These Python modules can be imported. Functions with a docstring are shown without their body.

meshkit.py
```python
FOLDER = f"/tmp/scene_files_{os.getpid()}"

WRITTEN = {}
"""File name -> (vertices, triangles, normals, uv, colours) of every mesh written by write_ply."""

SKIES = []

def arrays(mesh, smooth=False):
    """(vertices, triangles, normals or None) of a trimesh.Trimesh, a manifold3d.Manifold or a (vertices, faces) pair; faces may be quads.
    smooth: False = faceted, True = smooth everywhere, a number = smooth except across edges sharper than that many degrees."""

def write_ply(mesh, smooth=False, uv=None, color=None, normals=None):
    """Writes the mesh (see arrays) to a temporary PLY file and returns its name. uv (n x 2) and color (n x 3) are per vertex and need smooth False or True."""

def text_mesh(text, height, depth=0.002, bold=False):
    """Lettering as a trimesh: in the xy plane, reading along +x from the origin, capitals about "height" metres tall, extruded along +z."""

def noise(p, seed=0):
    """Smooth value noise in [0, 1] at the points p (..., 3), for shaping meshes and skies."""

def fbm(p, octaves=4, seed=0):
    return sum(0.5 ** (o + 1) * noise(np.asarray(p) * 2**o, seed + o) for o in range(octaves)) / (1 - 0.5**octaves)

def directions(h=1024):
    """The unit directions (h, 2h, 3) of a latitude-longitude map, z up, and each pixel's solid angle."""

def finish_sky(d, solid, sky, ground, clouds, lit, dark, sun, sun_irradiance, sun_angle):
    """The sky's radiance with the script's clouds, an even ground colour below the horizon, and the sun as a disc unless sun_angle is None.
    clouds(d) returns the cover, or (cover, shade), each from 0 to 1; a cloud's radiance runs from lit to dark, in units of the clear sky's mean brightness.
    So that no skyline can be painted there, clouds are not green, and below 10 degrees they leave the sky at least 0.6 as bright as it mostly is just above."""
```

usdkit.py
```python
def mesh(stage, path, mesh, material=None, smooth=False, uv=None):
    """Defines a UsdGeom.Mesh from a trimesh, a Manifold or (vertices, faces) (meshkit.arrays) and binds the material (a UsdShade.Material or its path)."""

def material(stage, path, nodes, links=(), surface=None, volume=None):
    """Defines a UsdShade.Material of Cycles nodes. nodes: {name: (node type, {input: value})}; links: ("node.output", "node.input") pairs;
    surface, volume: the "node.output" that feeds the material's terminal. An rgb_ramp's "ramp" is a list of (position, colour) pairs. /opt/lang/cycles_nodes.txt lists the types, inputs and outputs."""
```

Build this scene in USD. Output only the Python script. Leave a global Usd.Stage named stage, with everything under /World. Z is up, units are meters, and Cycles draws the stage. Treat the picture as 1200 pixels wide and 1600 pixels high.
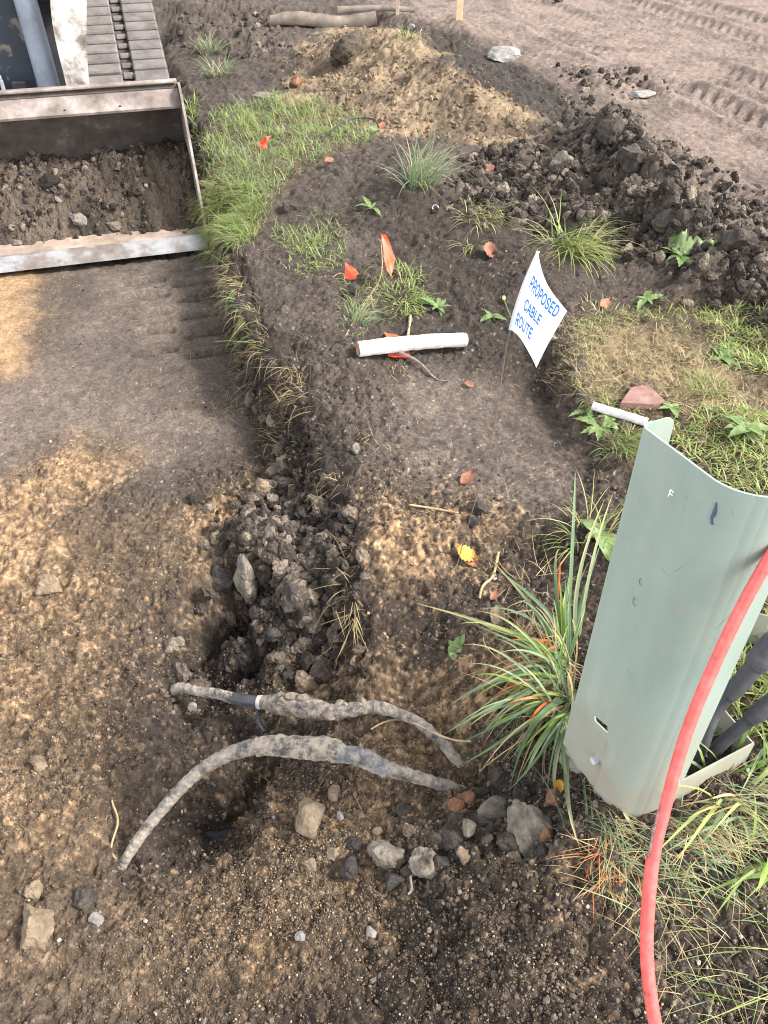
import math, random
import numpy as np, trimesh
from scipy.interpolate import LinearNDInterpolator, PchipInterpolator
from scipy.ndimage import gaussian_filter, map_coordinates
from PIL import Image, ImageDraw
import usdkit, meshkit
from pxr import Usd, UsdGeom, UsdLux, UsdShade, Sdf, Gf, Vt

# ------------------------------------------------------------------ camera, sky, sun
stage = Usd.Stage.CreateInMemory()
UsdGeom.SetStageUpAxis(stage, UsdGeom.Tokens.z); UsdGeom.SetStageMetersPerUnit(stage, 1.0)
world = UsdGeom.Xform.Define(stage, '/World'); stage.SetDefaultPrim(world.GetPrim())
UsdGeom.Scope.Define(stage, '/World/Looks')
CAM_H, PITCH, FPX = 1.4, math.radians(42), 1202.0
EXPOSURE = 2.5
cam = UsdGeom.Camera.Define(stage, '/World/camera')
cam.AddTranslateOp().Set(Gf.Vec3d(0, 0, CAM_H)); cam.AddRotateXOp().Set(90 - math.degrees(PITCH))
cam.CreateHorizontalApertureAttr(36.0); cam.CreateVerticalApertureAttr(48.0)
cam.CreateFocalLengthAttr(36.0 * FPX / 1200); cam.CreateClippingRangeAttr(Gf.Vec2f(.02, 2000)); cam.CreateExposureAttr(EXPOSURE)
SUN_DIR = np.array([.80, -.14, .70]); SUN_DIR /= np.linalg.norm(SUN_DIR)
sun_el, sun_rot = math.asin(SUN_DIR[2]), math.atan2(SUN_DIR[0], SUN_DIR[1])
sun = UsdLux.DistantLight.Define(stage, '/World/sun')
sun.CreateIntensityAttr(.4); sun.CreateAngleAttr(10.0); sun.CreateNormalizeAttr(True); sun.CreateColorAttr(Gf.Vec3f(1, .95, .88))
_z = Gf.Vec3d(*map(float, SUN_DIR))
sun.AddTransformOp().Set(Gf.Matrix4d().SetRotate(Gf.Rotation(Gf.Vec3d(0, 0, 1), _z)))
dome = UsdLux.DomeLight.Define(stage, '/World/sky')
skym = usdkit.material(stage, '/World/Looks/sky_look', {
    'sky': ('sky_texture', {'sky_type': 'single_scattering', 'sun_disc': False, 'sun_elevation': sun_el, 'sun_rotation': sun_rot, 'aerosol_density': 2.0}),
    'tc': ('texture_coordinate', {}), 'n': ('noise_texture', {'scale': 2.2, 'detail': 5, 'roughness': .6}),
    'cl': ('hsv', {'saturation': .12, 'value': 1.25}), 'rp': ('rgb_ramp', {'ramp': [(.28, (.55,) * 3), (.6, (1, 1, 1))]}),
    'bw': ('rgb_to_bw', {}), 'mx': ('mix_color', {'blend_type': 'mix'}), 'bg': ('background_shader', {'strength': .085})},
    [('tc.generated', 'n.vector'), ('sky.color', 'cl.color'), ('n.fac', 'rp.fac'), ('rp.color', 'bw.color'), ('bw.val', 'mx.fac'),
     ('sky.color', 'mx.a'), ('cl.color', 'mx.b'), ('mx.result', 'bg.color')], surface='bg.background')
UsdShade.MaterialBindingAPI.Apply(dome.GetPrim()).Bind(skym)
dome.GetPrim().SetCustomDataByKey('kind', 'structure')

# ------------------------------------------------------------------ helpers
rng = np.random.default_rng(7)
C_, S_ = math.cos(PITCH), math.sin(PITCH)
FWD, RIGHT, UP = np.array([0, C_, -S_]), np.array([1., 0, 0]), np.array([0, S_, C_])
EYE = np.array([0, 0, CAM_H])
def ray(px, py):
    px, py = np.asarray(px, float), np.asarray(py, float)
    return FWD + ((px - 600) / FPX)[..., None] * RIGHT + ((800 - py) / FPX)[..., None] * UP
def at_z(px, py, z):
    d = ray(px, py); t = (np.asarray(z) - CAM_H) / d[..., 2]
    return EYE + d * np.asarray(t)[..., None]
def at_d(px, py, depth):
    return EYE + ray(px, py) * np.asarray(depth, float)[..., None]
used = {}
def numbered(parent, name):
    n = used.get((parent, name), 0); used[(parent, name)] = n + 1
    return f'{parent}/{name}' + (f'_{n:03d}' if n else '')
def tag(p, label=None, cat=None, group=None, kind=None):
    p = p.GetPrim() if hasattr(p, 'GetPrim') else p
    for k, v in (('label', label), ('category', cat), ('group', group), ('kind', kind)):
        if v: p.SetCustomDataByKey(k, v)
    return p
def thing(name, label, cat, loc=(0, 0, 0), M=None, group=None):
    x = UsdGeom.Xform.Define(stage, numbered('/World', name))
    if M is not None: x.AddTransformOp().Set(Gf.Matrix4d(*np.asarray(M, float).T.ravel().tolist()))
    else: x.AddTranslateOp().Set(Gf.Vec3d(*map(float, loc)))
    return tag(x, label, cat, group)
def path(p): return str(p.GetPath()) if p is not None else '/World'
def obj(name, mesh, mat, parent=None, smooth=30, colors=None):
    m = usdkit.mesh(stage, numbered(path(parent), name), mesh, mat, smooth=smooth)
    if colors is not None:
        UsdGeom.PrimvarsAPI(m).CreatePrimvar('tint', Sdf.ValueTypeNames.Color3fArray, 'vertex').Set(Vt.Vec3fArray.FromNumpy(np.asarray(colors, np.float32)))
    return m.GetPrim()
def raw(name, v, f, mat, parent=None, colors=None, normals=None):
    m = UsdGeom.Mesh.Define(stage, numbered(path(parent), name))
    m.CreatePointsAttr(Vt.Vec3fArray.FromNumpy(np.asarray(v, np.float32)))
    f = np.asarray(f, np.int32)
    m.CreateFaceVertexCountsAttr(Vt.IntArray.FromNumpy(np.full(len(f), f.shape[1], np.int32)))
    m.CreateFaceVertexIndicesAttr(Vt.IntArray.FromNumpy(f.ravel())); m.CreateSubdivisionSchemeAttr('none')
    if normals is not None:
        m.CreateNormalsAttr(Vt.Vec3fArray.FromNumpy(np.asarray(normals, np.float32))); m.SetNormalsInterpolation('vertex')
    if colors is not None:
        UsdGeom.PrimvarsAPI(m).CreatePrimvar('tint', Sdf.ValueTypeNames.Color3fArray, 'vertex').Set(Vt.Vec3fArray.FromNumpy(np.asarray(colors, np.float32)))
    UsdShade.MaterialBindingAPI.Apply(m.GetPrim()).Bind(mat)
    return m.GetPrim()
def box(x0, x1, y0, y1, z0, z1, bev=0.0):
    if bev:
        import manifold3d as m3
        pts = [(x, y, z) for sx in (0, 1) for sy in (0, 1) for sz in (0, 1) for (dx, dy, dz) in ((0, bev, bev), (bev, 0, bev), (bev, bev, 0))
               for x, y, z in [((x0 + dx, x1 - dx)[sx], (y0 + dy, y1 - dy)[sy], (z0 + dz, z1 - dz)[sz])]]
        return trimesh.convex.convex_hull(np.array(pts))
    return trimesh.creation.box(bounds=[[x0, y0, z0], [x1, y1, z1]])
def prism(poly, lo, hi, axis='x'):
    """polygon in the (y,z) plane extruded along x, or in (x,y) along z"""
    from shapely.geometry import Polygon
    m = trimesh.creation.extrude_polygon(Polygon(poly), hi - lo, engine='earcut'); v = m.vertices.copy()
    if axis == 'x': m.vertices = np.stack([v[:, 2] + lo, v[:, 0], v[:, 1]], 1)
    else: m.vertices = v + [0, 0, lo]
    return m
def spline(pts, n):
    pts = np.asarray(pts, float); t = np.r_[0, np.cumsum(np.linalg.norm(np.diff(pts[:, :3], axis=0), axis=1))]
    from scipy.interpolate import CubicSpline
    s = np.linspace(0, t[-1], n)
    xyz = CubicSpline(t, pts[:, :3])(s)
    return np.c_[xyz, PchipInterpolator(t, pts[:, 3:])(s)] if pts.shape[1] > 3 else xyz
def tube(pts, r, seg=12, cap=True, lump=0, seed=0, freq=40):
    pts = np.asarray(pts, float); n = len(pts); r = np.broadcast_to(r, n)
    t = np.gradient(pts, axis=0); t /= np.linalg.norm(t, axis=1)[:, None]
    u = np.cross(t[0], [0.13, .2, .97]); u /= np.linalg.norm(u); us = []
    for i in range(n):
        u = u - t[i] * (u @ t[i]); u /= np.linalg.norm(u); us.append(u)
    us = np.array(us); w = np.cross(t, us); a = np.arange(seg) / seg * 2 * np.pi
    dirs = us[:, None] * np.cos(a)[None, :, None] + w[:, None] * np.sin(a)[None, :, None]
    v = pts[:, None] + dirs * r[:, None, None]
    if lump: v = v + dirs * ((meshkit.fbm(v * freq, 3, seed) - .45) * lump * 2)[..., None]
    v = v.reshape(-1, 3); i = np.arange(n - 1)[:, None] * seg; j = np.arange(seg)[None]; k = (j + 1) % seg
    f = np.concatenate([np.stack([i + j, i + k, i + seg + k], -1).reshape(-1, 3), np.stack([i + j, i + seg + k, i + seg + j], -1).reshape(-1, 3)])
    if cap:
        c0, c1 = len(v), len(v) + 1; v = np.r_[v, pts[:1], pts[-1:]]; j = np.arange(seg); k = (j + 1) % seg
        f = np.r_[f, np.stack([k, j, np.full(seg, c0)], -1), np.stack([(n - 1) * seg + j, (n - 1) * seg + k, np.full(seg, c1)], -1)]
    return trimesh.Trimesh(v, f, process=False)
def fbm2(x, y, s, o=3, seed=0): return meshkit.fbm(np.stack([x * s, y * s, np.full_like(x, seed * 7.3)], -1), o, seed)
def rock(seed, size, sub=3, rough=.22, cuts=5, flat=1.0):
    r = np.random.default_rng(seed); m = trimesh.creation.icosphere(sub); v = m.vertices.copy()
    for _ in range(cuts):
        n = r.normal(size=3); n /= np.linalg.norm(n); h = r.uniform(.55, .85); d = v @ n; v -= np.outer(np.maximum(d - h, 0), n)
    v *= (1 + rough * 2 * (meshkit.fbm(v * 1.1 + r.uniform(0, 50, 3), 4, seed) - .5))[:, None]
    v *= 1 + rough * .45 * (meshkit.fbm(v * 4.3 + 9, 3, seed + 3) - .5)[:, None] + rough * .22 * (meshkit.fbm(v * 15 + 4, 2, seed + 5) - .5)[:, None]
    v *= np.asarray(size, float); m.vertices = v; return m
def sm(a, b, x):
    t = np.clip((x - a) / (b - a), 0, 1); return t * t * (3 - 2 * t)

# ------------------------------------------------------------------ materials
def mat(name, nodes, links, surface='p.BSDF'): return usdkit.material(stage, '/World/Looks/' + name, nodes, links, surface)
def rough_mat(name, ramp, scale=20, rough=.9, bump=.4, bscale=90, detail=6, spec=.25, bdist=.004, extra=None):
    return mat(name, {'tc': ('geometry', {}), 'tob': ('texture_coordinate', {}), 'n': ('noise_texture', {'scale': scale, 'detail': detail, 'roughness': .62}), 'r': ('rgb_ramp', {'ramp': ramp}),
                      'nb': ('noise_texture', {'scale': bscale, 'detail': 5, 'roughness': .65}), 'b': ('bump', {'strength': bump, 'distance': bdist}),
                      'p': ('principled_bsdf', {'roughness': rough, 'specular_ior_level': spec})},
               [('tob.object', 'n.vector'), ('tob.object', 'nb.vector'), ('n.fac', 'r.fac'), ('r.color', 'p.base_color'), ('nb.fac', 'b.height'), ('b.normal', 'p.normal')])
SOIL = mat('soil', {'a': ('attribute', {'attribute': 'tint'}), 'g': ('geometry', {}),
    'n': ('noise_texture', {'scale': 95, 'detail': 8, 'roughness': .78}), 'r': ('rgb_ramp', {'ramp': [(.28, (.38,) * 3), (.5, (.95, .95, .95)), (.72, (1.75, 1.7, 1.6))]}),
    'm': ('mix_color', {'blend_type': 'multiply', 'fac': 1.0, 'use_clamp': False}), 'n3': ('noise_texture', {'scale': 30, 'detail': 6, 'roughness': .7}), 'r3': ('rgb_ramp', {'ramp': [(.3, (.72,) * 3), (.5, (1, 1, 1)), (.7, (1.26, 1.24, 1.2))]}), 'm3': ('mix_color', {'blend_type': 'multiply', 'fac': 1.0, 'use_clamp': False}), 'nb3': ('noise_texture', {'scale': 32, 'detail': 7, 'roughness': .72}), 'b3': ('bump', {'strength': .6, 'distance': .014}),
    'nb': ('noise_texture', {'scale': 110, 'detail': 8, 'roughness': .8}), 'b': ('bump', {'strength': 1.0, 'distance': .012}),
    'p': ('principled_bsdf', {'roughness': .95, 'specular_ior_level': .15})},
    [('g.position', 'n.vector'), ('g.position', 'nb.vector'), ('n.fac', 'r.fac'), ('a.color', 'm.a'), ('r.color', 'm.b'), ('m.result', 'm3.a'), ('g.position', 'n3.vector'), ('n3.fac', 'r3.fac'), ('r3.color', 'm3.b'), ('m3.result', 'p.base_color'), ('g.position', 'nb3.vector'), ('nb3.fac', 'b3.height'), ('b3.normal', 'b.normal'), ('nb.fac', 'b.height'), ('b.normal', 'p.normal')])
LEAF = mat('grass_blade', {'a': ('attribute', {'attribute': 'tint'}), 'p': ('principled_bsdf', {'roughness': .5, 'specular_ior_level': .35}),
    't': ('translucent_bsdf', {}), 'h': ('hsv', {'value': 1.1}), 'm': ('mix_closure', {'fac': .3})},
    [('a.color', 'p.base_color'), ('a.color', 'h.color'), ('h.color', 't.color'), ('p.BSDF', 'm.closure1'), ('t.BSDF', 'm.closure2')], surface='m.closure')
def crumb_mat(name, ramp, scale=120):
    return mat(name, {'o': ('object_info', {}), 'r': ('rgb_ramp', {'ramp': ramp}), 'tc': ('texture_coordinate', {}), 'n': ('noise_texture', {'scale': 2.5, 'detail': 5}),
        'r2': ('rgb_ramp', {'ramp': [(.3, (.55,) * 3), (.7, (1.25,) * 3)]}), 'm': ('mix_color', {'blend_type': 'multiply', 'fac': 1.0, 'use_clamp': False}),
        'b': ('bump', {'strength': .5, 'distance': .15}), 'p': ('principled_bsdf', {'roughness': .93, 'specular_ior_level': .15})},
        [('o.random', 'r.fac'), ('tc.object', 'n.vector'), ('n.fac', 'r2.fac'), ('r.color', 'm.a'), ('r2.color', 'm.b'), ('m.result', 'p.base_color'), ('n.fac', 'b.height'), ('b.normal', 'p.normal')])
CR_DARK = crumb_mat('dark_crumb', [(0, (.028, .0225, .0195)), (.6, (.055, .044, .037)), (1, (.10, .08, .066))])
CR_MID = crumb_mat('brown_crumb', [(0, (.085, .068, .054)), (.5, (.14, .112, .087)), (1, (.21, .172, .132))])
CR_SAND = crumb_mat('sand_grain', [(0, (.20, .13, .075)), (.4, (.33, .225, .135)), (.8, (.45, .33, .21)), (1, (.55, .46, .35))])
CR_GREY = crumb_mat('grey_pebble', [(0, (.16, .14, .12)), (.5, (.29, .26, .22)), (1, (.5, .47, .43))])

# ------------------------------------------------------------------ terrain: surveyed spots (picture spot, height) -> plan
LIP = np.array([-.89, 3.82]); UB = np.array([.96, .28]); BB = np.array([-.28, .96])   # bucket lip corner, lip direction, direction away
pts = []
def cp(s):
    for t in s.split():
        a, b, z = t.split(','); pts.append(at_z(float(a), float(b), float(z)))
def poly3(s, n=8):
    q = np.array([list(map(float, t.split(','))) for t in s.split()])
    w = np.array([at_z(a, b, z) for a, b, z in q])
    for i in range(len(w) - 1):
        for t in np.arange(n) / n: pts.append(w[i] * (1 - t) + w[i + 1] * t)
    pts.append(w[-1])
poly3('335,345,0 362,378,0 380,440,-.01 388,480,-.03 425,548,-.03 470,590,-.03 488,640,-.045 520,700,-.06 553,760,-.07 568,850,-.08 560,920,-.10 566,990,-.13 590,1050,-.17')
poly3('340,408,-.24 360,450,-.24 372,540,-.24 388,640,-.25 415,720,-.26 450,800,-.235 478,900,-.235 515,970,-.27 545,1040,-.3')
cp('0,430,-.25 150,420,-.25 300,405,-.25 0,600,-.25 200,600,-.25 340,600,-.25 0,800,-.25 200,800,-.25 330,760,-.255 0,1000,-.25 130,1000,-.25 0,1200,-.26 100,1200,-.27 0,1400,-.27 100,1450,-.27 0,1590,-.27')
cp('-400,500,-.25 -400,900,-.25 -300,1300,-.27 -300,1600,-.27 380,800,-.23 400,860,-.21 440,870,-.2 330,880,-.235 440,950,-.235 380,960,-.25 290,900,-.24')
# the dug hole round the cables
cp('240,980,-.27 300,990,-.31 370,1000,-.32 432,1010,-.31 280,1050,-.33 250,1090,-.31 330,1040,-.47 398,1040,-.52 405,1085,-.52 340,1110,-.46 418,1062,-.31 420,1030,-.30 300,1150,-.36 220,1150,-.30 180,1250,-.30 210,1300,-.335 250,1330,-.37 300,1300,-.46 350,1320,-.51 392,1295,-.52 415,1250,-.50 408,1205,-.46 250,1300,-.42 350,1220,-.385 300,1230,-.37')
cp('432,1175,-.36 440,1230,-.29 432,1285,-.29 405,1335,-.30 330,1378,-.31 240,1390,-.32 170,1370,-.33 130,1300,-.29 440,1130,-.34 500,1120,-.30 500,1190,-.285 480,1050,-.31 540,1080,-.29 560,1150,-.275 560,1220,-.255 620,1160,-.255 650,1080,-.21 620,1030,-.18')
cp('460,1350,-.285 420,1420,-.28 300,1450,-.285 200,1460,-.28 500,1300,-.275 560,1290,-.27 620,1270,-.25 600,1370,-.27 600,1450,-.26 500,1500,-.27 680,1300,-.22 660,1370,-.245 700,1330,-.21 750,1380,-.16 820,1380,-.12 900,1400,-.07 820,1450,-.12 720,1430,-.20 720,1500,-.2 900,1500,-.09 680,1560,-.23 850,1590,-.13 400,1590,-.28 200,1590,-.28')
cp('690,1140,-.22 760,1120,-.16 780,1180,-.19 740,1225,-.245 770,1260,-.21 830,1240,-.16 850,1290,-.15 870,1200,-.09 900,1250,-.04 900,1320,-.06')
# scraped strip
cp('620,500,-.04 700,470,-.03 780,560,-.07 700,600,-.07 620,620,-.06 600,570,-.05 560,640,-.055 760,700,-.085 850,700,-.09 680,760,-.09 600,720,-.075 800,780,-.085 880,790,-.07 650,860,-.10 620,930,-.115 740,840,-.1 760,900,-.12 680,960,-.14 640,1000,-.17 860,950,-.07 800,1000,-.1 740,1060,-.15 820,1080,-.1 880,1050,-.04')
cp('810,820,-.08 850,815,-.07 880,830,-.06 805,850,-.115 840,868,-.12 880,880,-.1')
# sod edge and lawn
poly3('868,512,0 884,560,.005 902,615,.005 935,645,0 960,690,-.02 985,740,-.01', 5)
poly3('838,540,-.085 846,590,-.10 872,632,-.10 900,668,-.09 930,725,-.075', 5)
cp('1180,500,0 1100,600,0 1180,700,0 1000,560,0 930,500,0 960,470,-.01 1190,900,0 1190,1250,0 1100,1400,-.02 1190,1500,-.03 1000,1300,-.01 1050,1500,-.06 980,1200,0 1150,1100,0 1000,900,0 1300,700,0 1300,1200,0 1400,1500,0 1000,1590,-.07 1250,1600,-.03')
# the grass strip and small mounds
cp('450,360,0 420,300,.02 380,250,.02 340,280,0 500,200,.02 440,170,.02 540,300,.03 600,260,.09 650,300,.10 690,250,.09 570,330,.03 700,330,.05 760,300,.05 640,345,.03 700,400,.01 600,420,0 500,420,0 520,470,-.01 820,400,.03 850,450,.02 780,470,-.02 740,520,-.06 440,470,-.01 500,530,-.005 545,555,-.015')
# clod ridge
ridge = [(940, 180, .25), (985, 200, .26), (1010, 240, .24), (1050, 295, .23), (1090, 345, .20), (1180, 395, .17), (1240, 435, .13)]
for a, b, z in ridge:
    p = at_z(a, b, z); pts.append(p); pts.append(np.array([p[0] + .28, p[1] + .22, .0])); pts.append(np.array([p[0] + .1, p[1] + .07, z * .75]))
cp('880,250,.10 900,300,.07 950,340,.06 1000,370,.05 830,260,.07 780,260,.05 1100,425,.02 1050,420,.01 1180,470,.0 870,370,.02 760,240,.04 900,205,.06')
# sand pile and the dark pile behind it
for a, b, z in [(540, 52, .22), (600, 46, .27), (650, 72, .27), (700, 108, .24), (760, 150, .17), (830, 185, .08)]:
    p = at_z(a, b, z); pts.append(p); pts.append(np.array([p[0] + .25, p[1] + .75, 0]))
cp('480,175,.03 560,195,.02 640,212,.03 740,218,.02 865,215,.0 600,120,.14 680,160,.12 540,100,.13 550,70,.2 500,120,.06 470,100,.06')
for a, b, z in [(668, 52, .27), (715, 62, .24), (755, 92, .19), (815, 122, .13), (862, 150, .09), (890, 180, .05)]:
    p = at_z(a, b, z); pts.append(p); pts.append(np.array([p[0] + .3, p[1] + .35, 0]))
# berms by the log
for a, b, z in [(270, 38, .10), (310, 42, .13), (370, 45, .13), (420, 52, .09)]:
    p = at_z(a, b, z); pts.append(p); pts.append(np.array([p[0], p[1] + .3, .0]))
for a, b, z in [(270, 2, .14), (330, 4, .14), (380, 8, .1), (590, 12, .10), (610, 16, .12)]:
    p = at_z(a, b, z); pts.append(p); pts.append(np.array([p[0], p[1] + .4, .0])); pts.append(np.array([p[0], p[1] - .3, 0.]))
cp('330,85,0 420,85,.02 300,110,-.02 360,200,.01 430,130,.03 290,150,-.03 800,75,0 900,50,0 1150,50,0 1150,200,-.02 1180,290,-.03 1000,150,.0 930,120,.04 960,130,.05 1130,150,0')
for s in np.arange(.1, 4.6, .3):
    for u, z in ((-.03, -.24), (.12, -.01), (-.6, -.25), (-1.3, -.25), (-2.2, -.25), (-2.5, 0), (-3.2, 0)):
        p = LIP + u * UB + s * BB; pts.append(np.array([*p, z]))
for s in np.arange(-4.2, .1, .4):
    for u, z in ((-2.2, -.25), (-2.5, 0), (-3.2, 0)): p = LIP + u * UB + s * BB; pts.append(np.array([*p, z]))
for x, y, z in [(-.6, -.3, -.27), (0, -.3, -.25), (.35, -.3, -.1), (.8, 0, 0), (-1.5, -.3, -.27), (-.6, -1, -.27), (0, -1, -.25), (.5, -1, 0), (2, 3, -.02), (3, 3, -.03), (4, 4, 0), (3, 6, 0), (5, 8, 0), (2, 8, 0), (0, 9, 0), (-1, 9, 0), (5, 2, 0), (3, 1, 0), (1.5, .5, 0), (1, .0, 0),
                (-2, 9.5, 0), (-6, 9, 0), (-6, 14, 0), (7, 14, 0), (0, 14, 0), (7, -1, 0), (7, 5, 0), (-6, -1, 0), (-6, 5, 0)]: pts.append(np.array([x, y, z]))
pts = np.array(pts)
GX0, GY0, GS = -4.0, -1.0, .0125
gx, gy = np.arange(GX0, 6, GS), np.arange(GY0, 13, GS); GXX, GYY = np.meshgrid(gx, gy)
_h = LinearNDInterpolator(pts[:, :2], pts[:, 2], fill_value=0)(GXX, GYY)
_near, _far = gaussian_filter(_h, 1.3), gaussian_filter(_h, 2.4)
H0 = _near + (_far - _near) * sm(2.5, 4.5, GYY)
def samp(grid, x, y, order=1): return map_coordinates(grid, [(np.asarray(y) - GY0) / GS, (np.asarray(x) - GX0) / GS], order=order, mode='nearest')
def hit(px, py):
    d = ray(px, py); t = np.linspace(.9, 14, 3000) if np.ndim(px) == 0 else None
    if t is None: return np.array([hit(a, b) for a, b in zip(px, py)])
    P = EYE + d * t[:, None]; k = np.argmax(P[:, 2] < samp(H0, P[:, 0], P[:, 1])); return P[k]
def region(polys, blur):
    im = Image.new('F', (len(gx), len(gy)), 0); dr = ImageDraw.Draw(im)
    for s, w in polys:
        q = [hit(*map(float, t.split(','))) for t in s.split()]
        dr.polygon([((p[0] - GX0) / GS, (p[1] - GY0) / GS) for p in q], fill=w)
    return gaussian_filter(np.asarray(im, float), blur / GS)

# what the ground is made of, where
R_SMOOTH = region([('0,425 150,412 330,398 368,460 376,600 395,690 330,720 250,760 120,690 0,760', 1.0), ('620,590 700,575 790,590 850,640 900,680 900,790 800,800 700,760 600,700', .8), ('-500,425 0,425 0,760 -500,800', 1.0)], .06)
R_TAN = region([('-200,425 85,418 60,520 30,590 -200,600', .9), ('95,690 150,690 235,725 160,765 60,800 -100,850 -200,850 -200,790 20,780', .85), ('-200,800 60,810 75,880 20,910 -200,900', .75),
                ('255,890 330,800 405,735 415,775 350,850 290,900', .9), ('560,770 690,790 790,820 800,860 720,930 570,960 555,880', .5), ('650,1060 760,1010 850,1000 820,1080 730,1210 560,1260 480,1230 560,1180 640,1150', .75),
                ('-200,910 200,910 240,1000 180,1200 130,1320 -200,1480', .3), ('450,1230 540,1230 620,1300 560,1400 450,1350', .5), ('420,1300 445,1240 470,1260 450,1400 560,1490 230,1490 300,1425 400,1370', .75), ('385,1170 425,1190 415,1300 390,1280', .7),
                ('410,1040 640,1040 640,1110 500,1090 420,1100', .35), ('720,1400 960,1390 1000,1590 740,1590', .22), ('60,1220 200,1160 240,1040 150,1050', .3), ('680,820 760,810 800,840 720,850', .5), ('600,1090 700,1090 690,1150 600,1150', .5)], .07)
R_LAWN = region([('905,500 1000,470 1120,470 1300,480 1400,1000 1300,1180 1150,1200 1010,1260 950,1240 920,1180 960,900 985,740 935,650 905,615', 1.0), ('310,330 345,190 440,160 560,180 575,230 480,270 420,330 380,390', .8)], .05)
R_DRY = region([('920,520 1010,510 1090,540 1200,610 1250,660 1200,680 1080,640 1000,600 930,600', .8), ('930,1290 1080,1280 1090,1350 1000,1400 950,1380', .3)], .05)
R_SANDPILE = region([('445,185 455,120 510,45 600,38 660,68 705,105 770,148 850,190 868,218 740,222 640,216 560,200', 1.0)], .12)
R_DARKPILE = region([('660,68 640,50 700,52 760,82 820,112 880,145 920,190 870,205 850,190 770,148 705,105', 1.0)], .05)
R_CLOD = region([('700,330 760,230 880,225 940,180 990,175 1030,240 1100,330 1240,400 1240,500 1130,450 1010,400 880,370', 1.0), ('360,790 440,750 500,880 545,1010 440,990 370,930', .9), ('260,10 440,20 440,90 270,80', .6), ('880,105 1000,110 1060,140 1010,160 900,140', .4),
                 ('850,200 880,150 1200,300 1240,400 1100,330', .35)], .05)
R_YARD = region([('700,40 760,-30 1400,-30 1400,400 1100,300 1000,190 880,130 780,70', 1.0), ('560,-30 760,-30 700,40 640,40', .8)], .2)
R_BLACK = region([('362,395 400,500 455,570 490,650 520,700 560,800 570,1000 520,1010 440,820 400,690 372,560', 1.0), ('280,1000 440,960 560,1000 480,1050 410,1120 300,1110 250,1060', .9), ('400,1200 560,1200 540,1240 440,1240', .7), ('560,1000 700,930 730,1000 640,1060', .8), ('600,450 850,420 860,600 700,560 600,560', .35),
                  ('560,280 700,310 860,420 800,480 640,440 580,360', .4), ('560,1380 720,1340 760,1480 680,1590 520,1590 560,1470', .75), ('300,1240 400,1240 390,1340 300,1370 220,1360', .4), ('0,940 250,920 340,1000 260,1100 100,1100 0,1000', .3),
                  ('800,825 880,830 890,890 810,880', .7), ('840,540 880,560 890,640 845,600', .8), ('60,430 160,420 160,480 90,540 40,600', .35)], .04)
R_CRUMB = np.clip(1 - R_SMOOTH - .75 * R_YARD, 0, 1)

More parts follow.
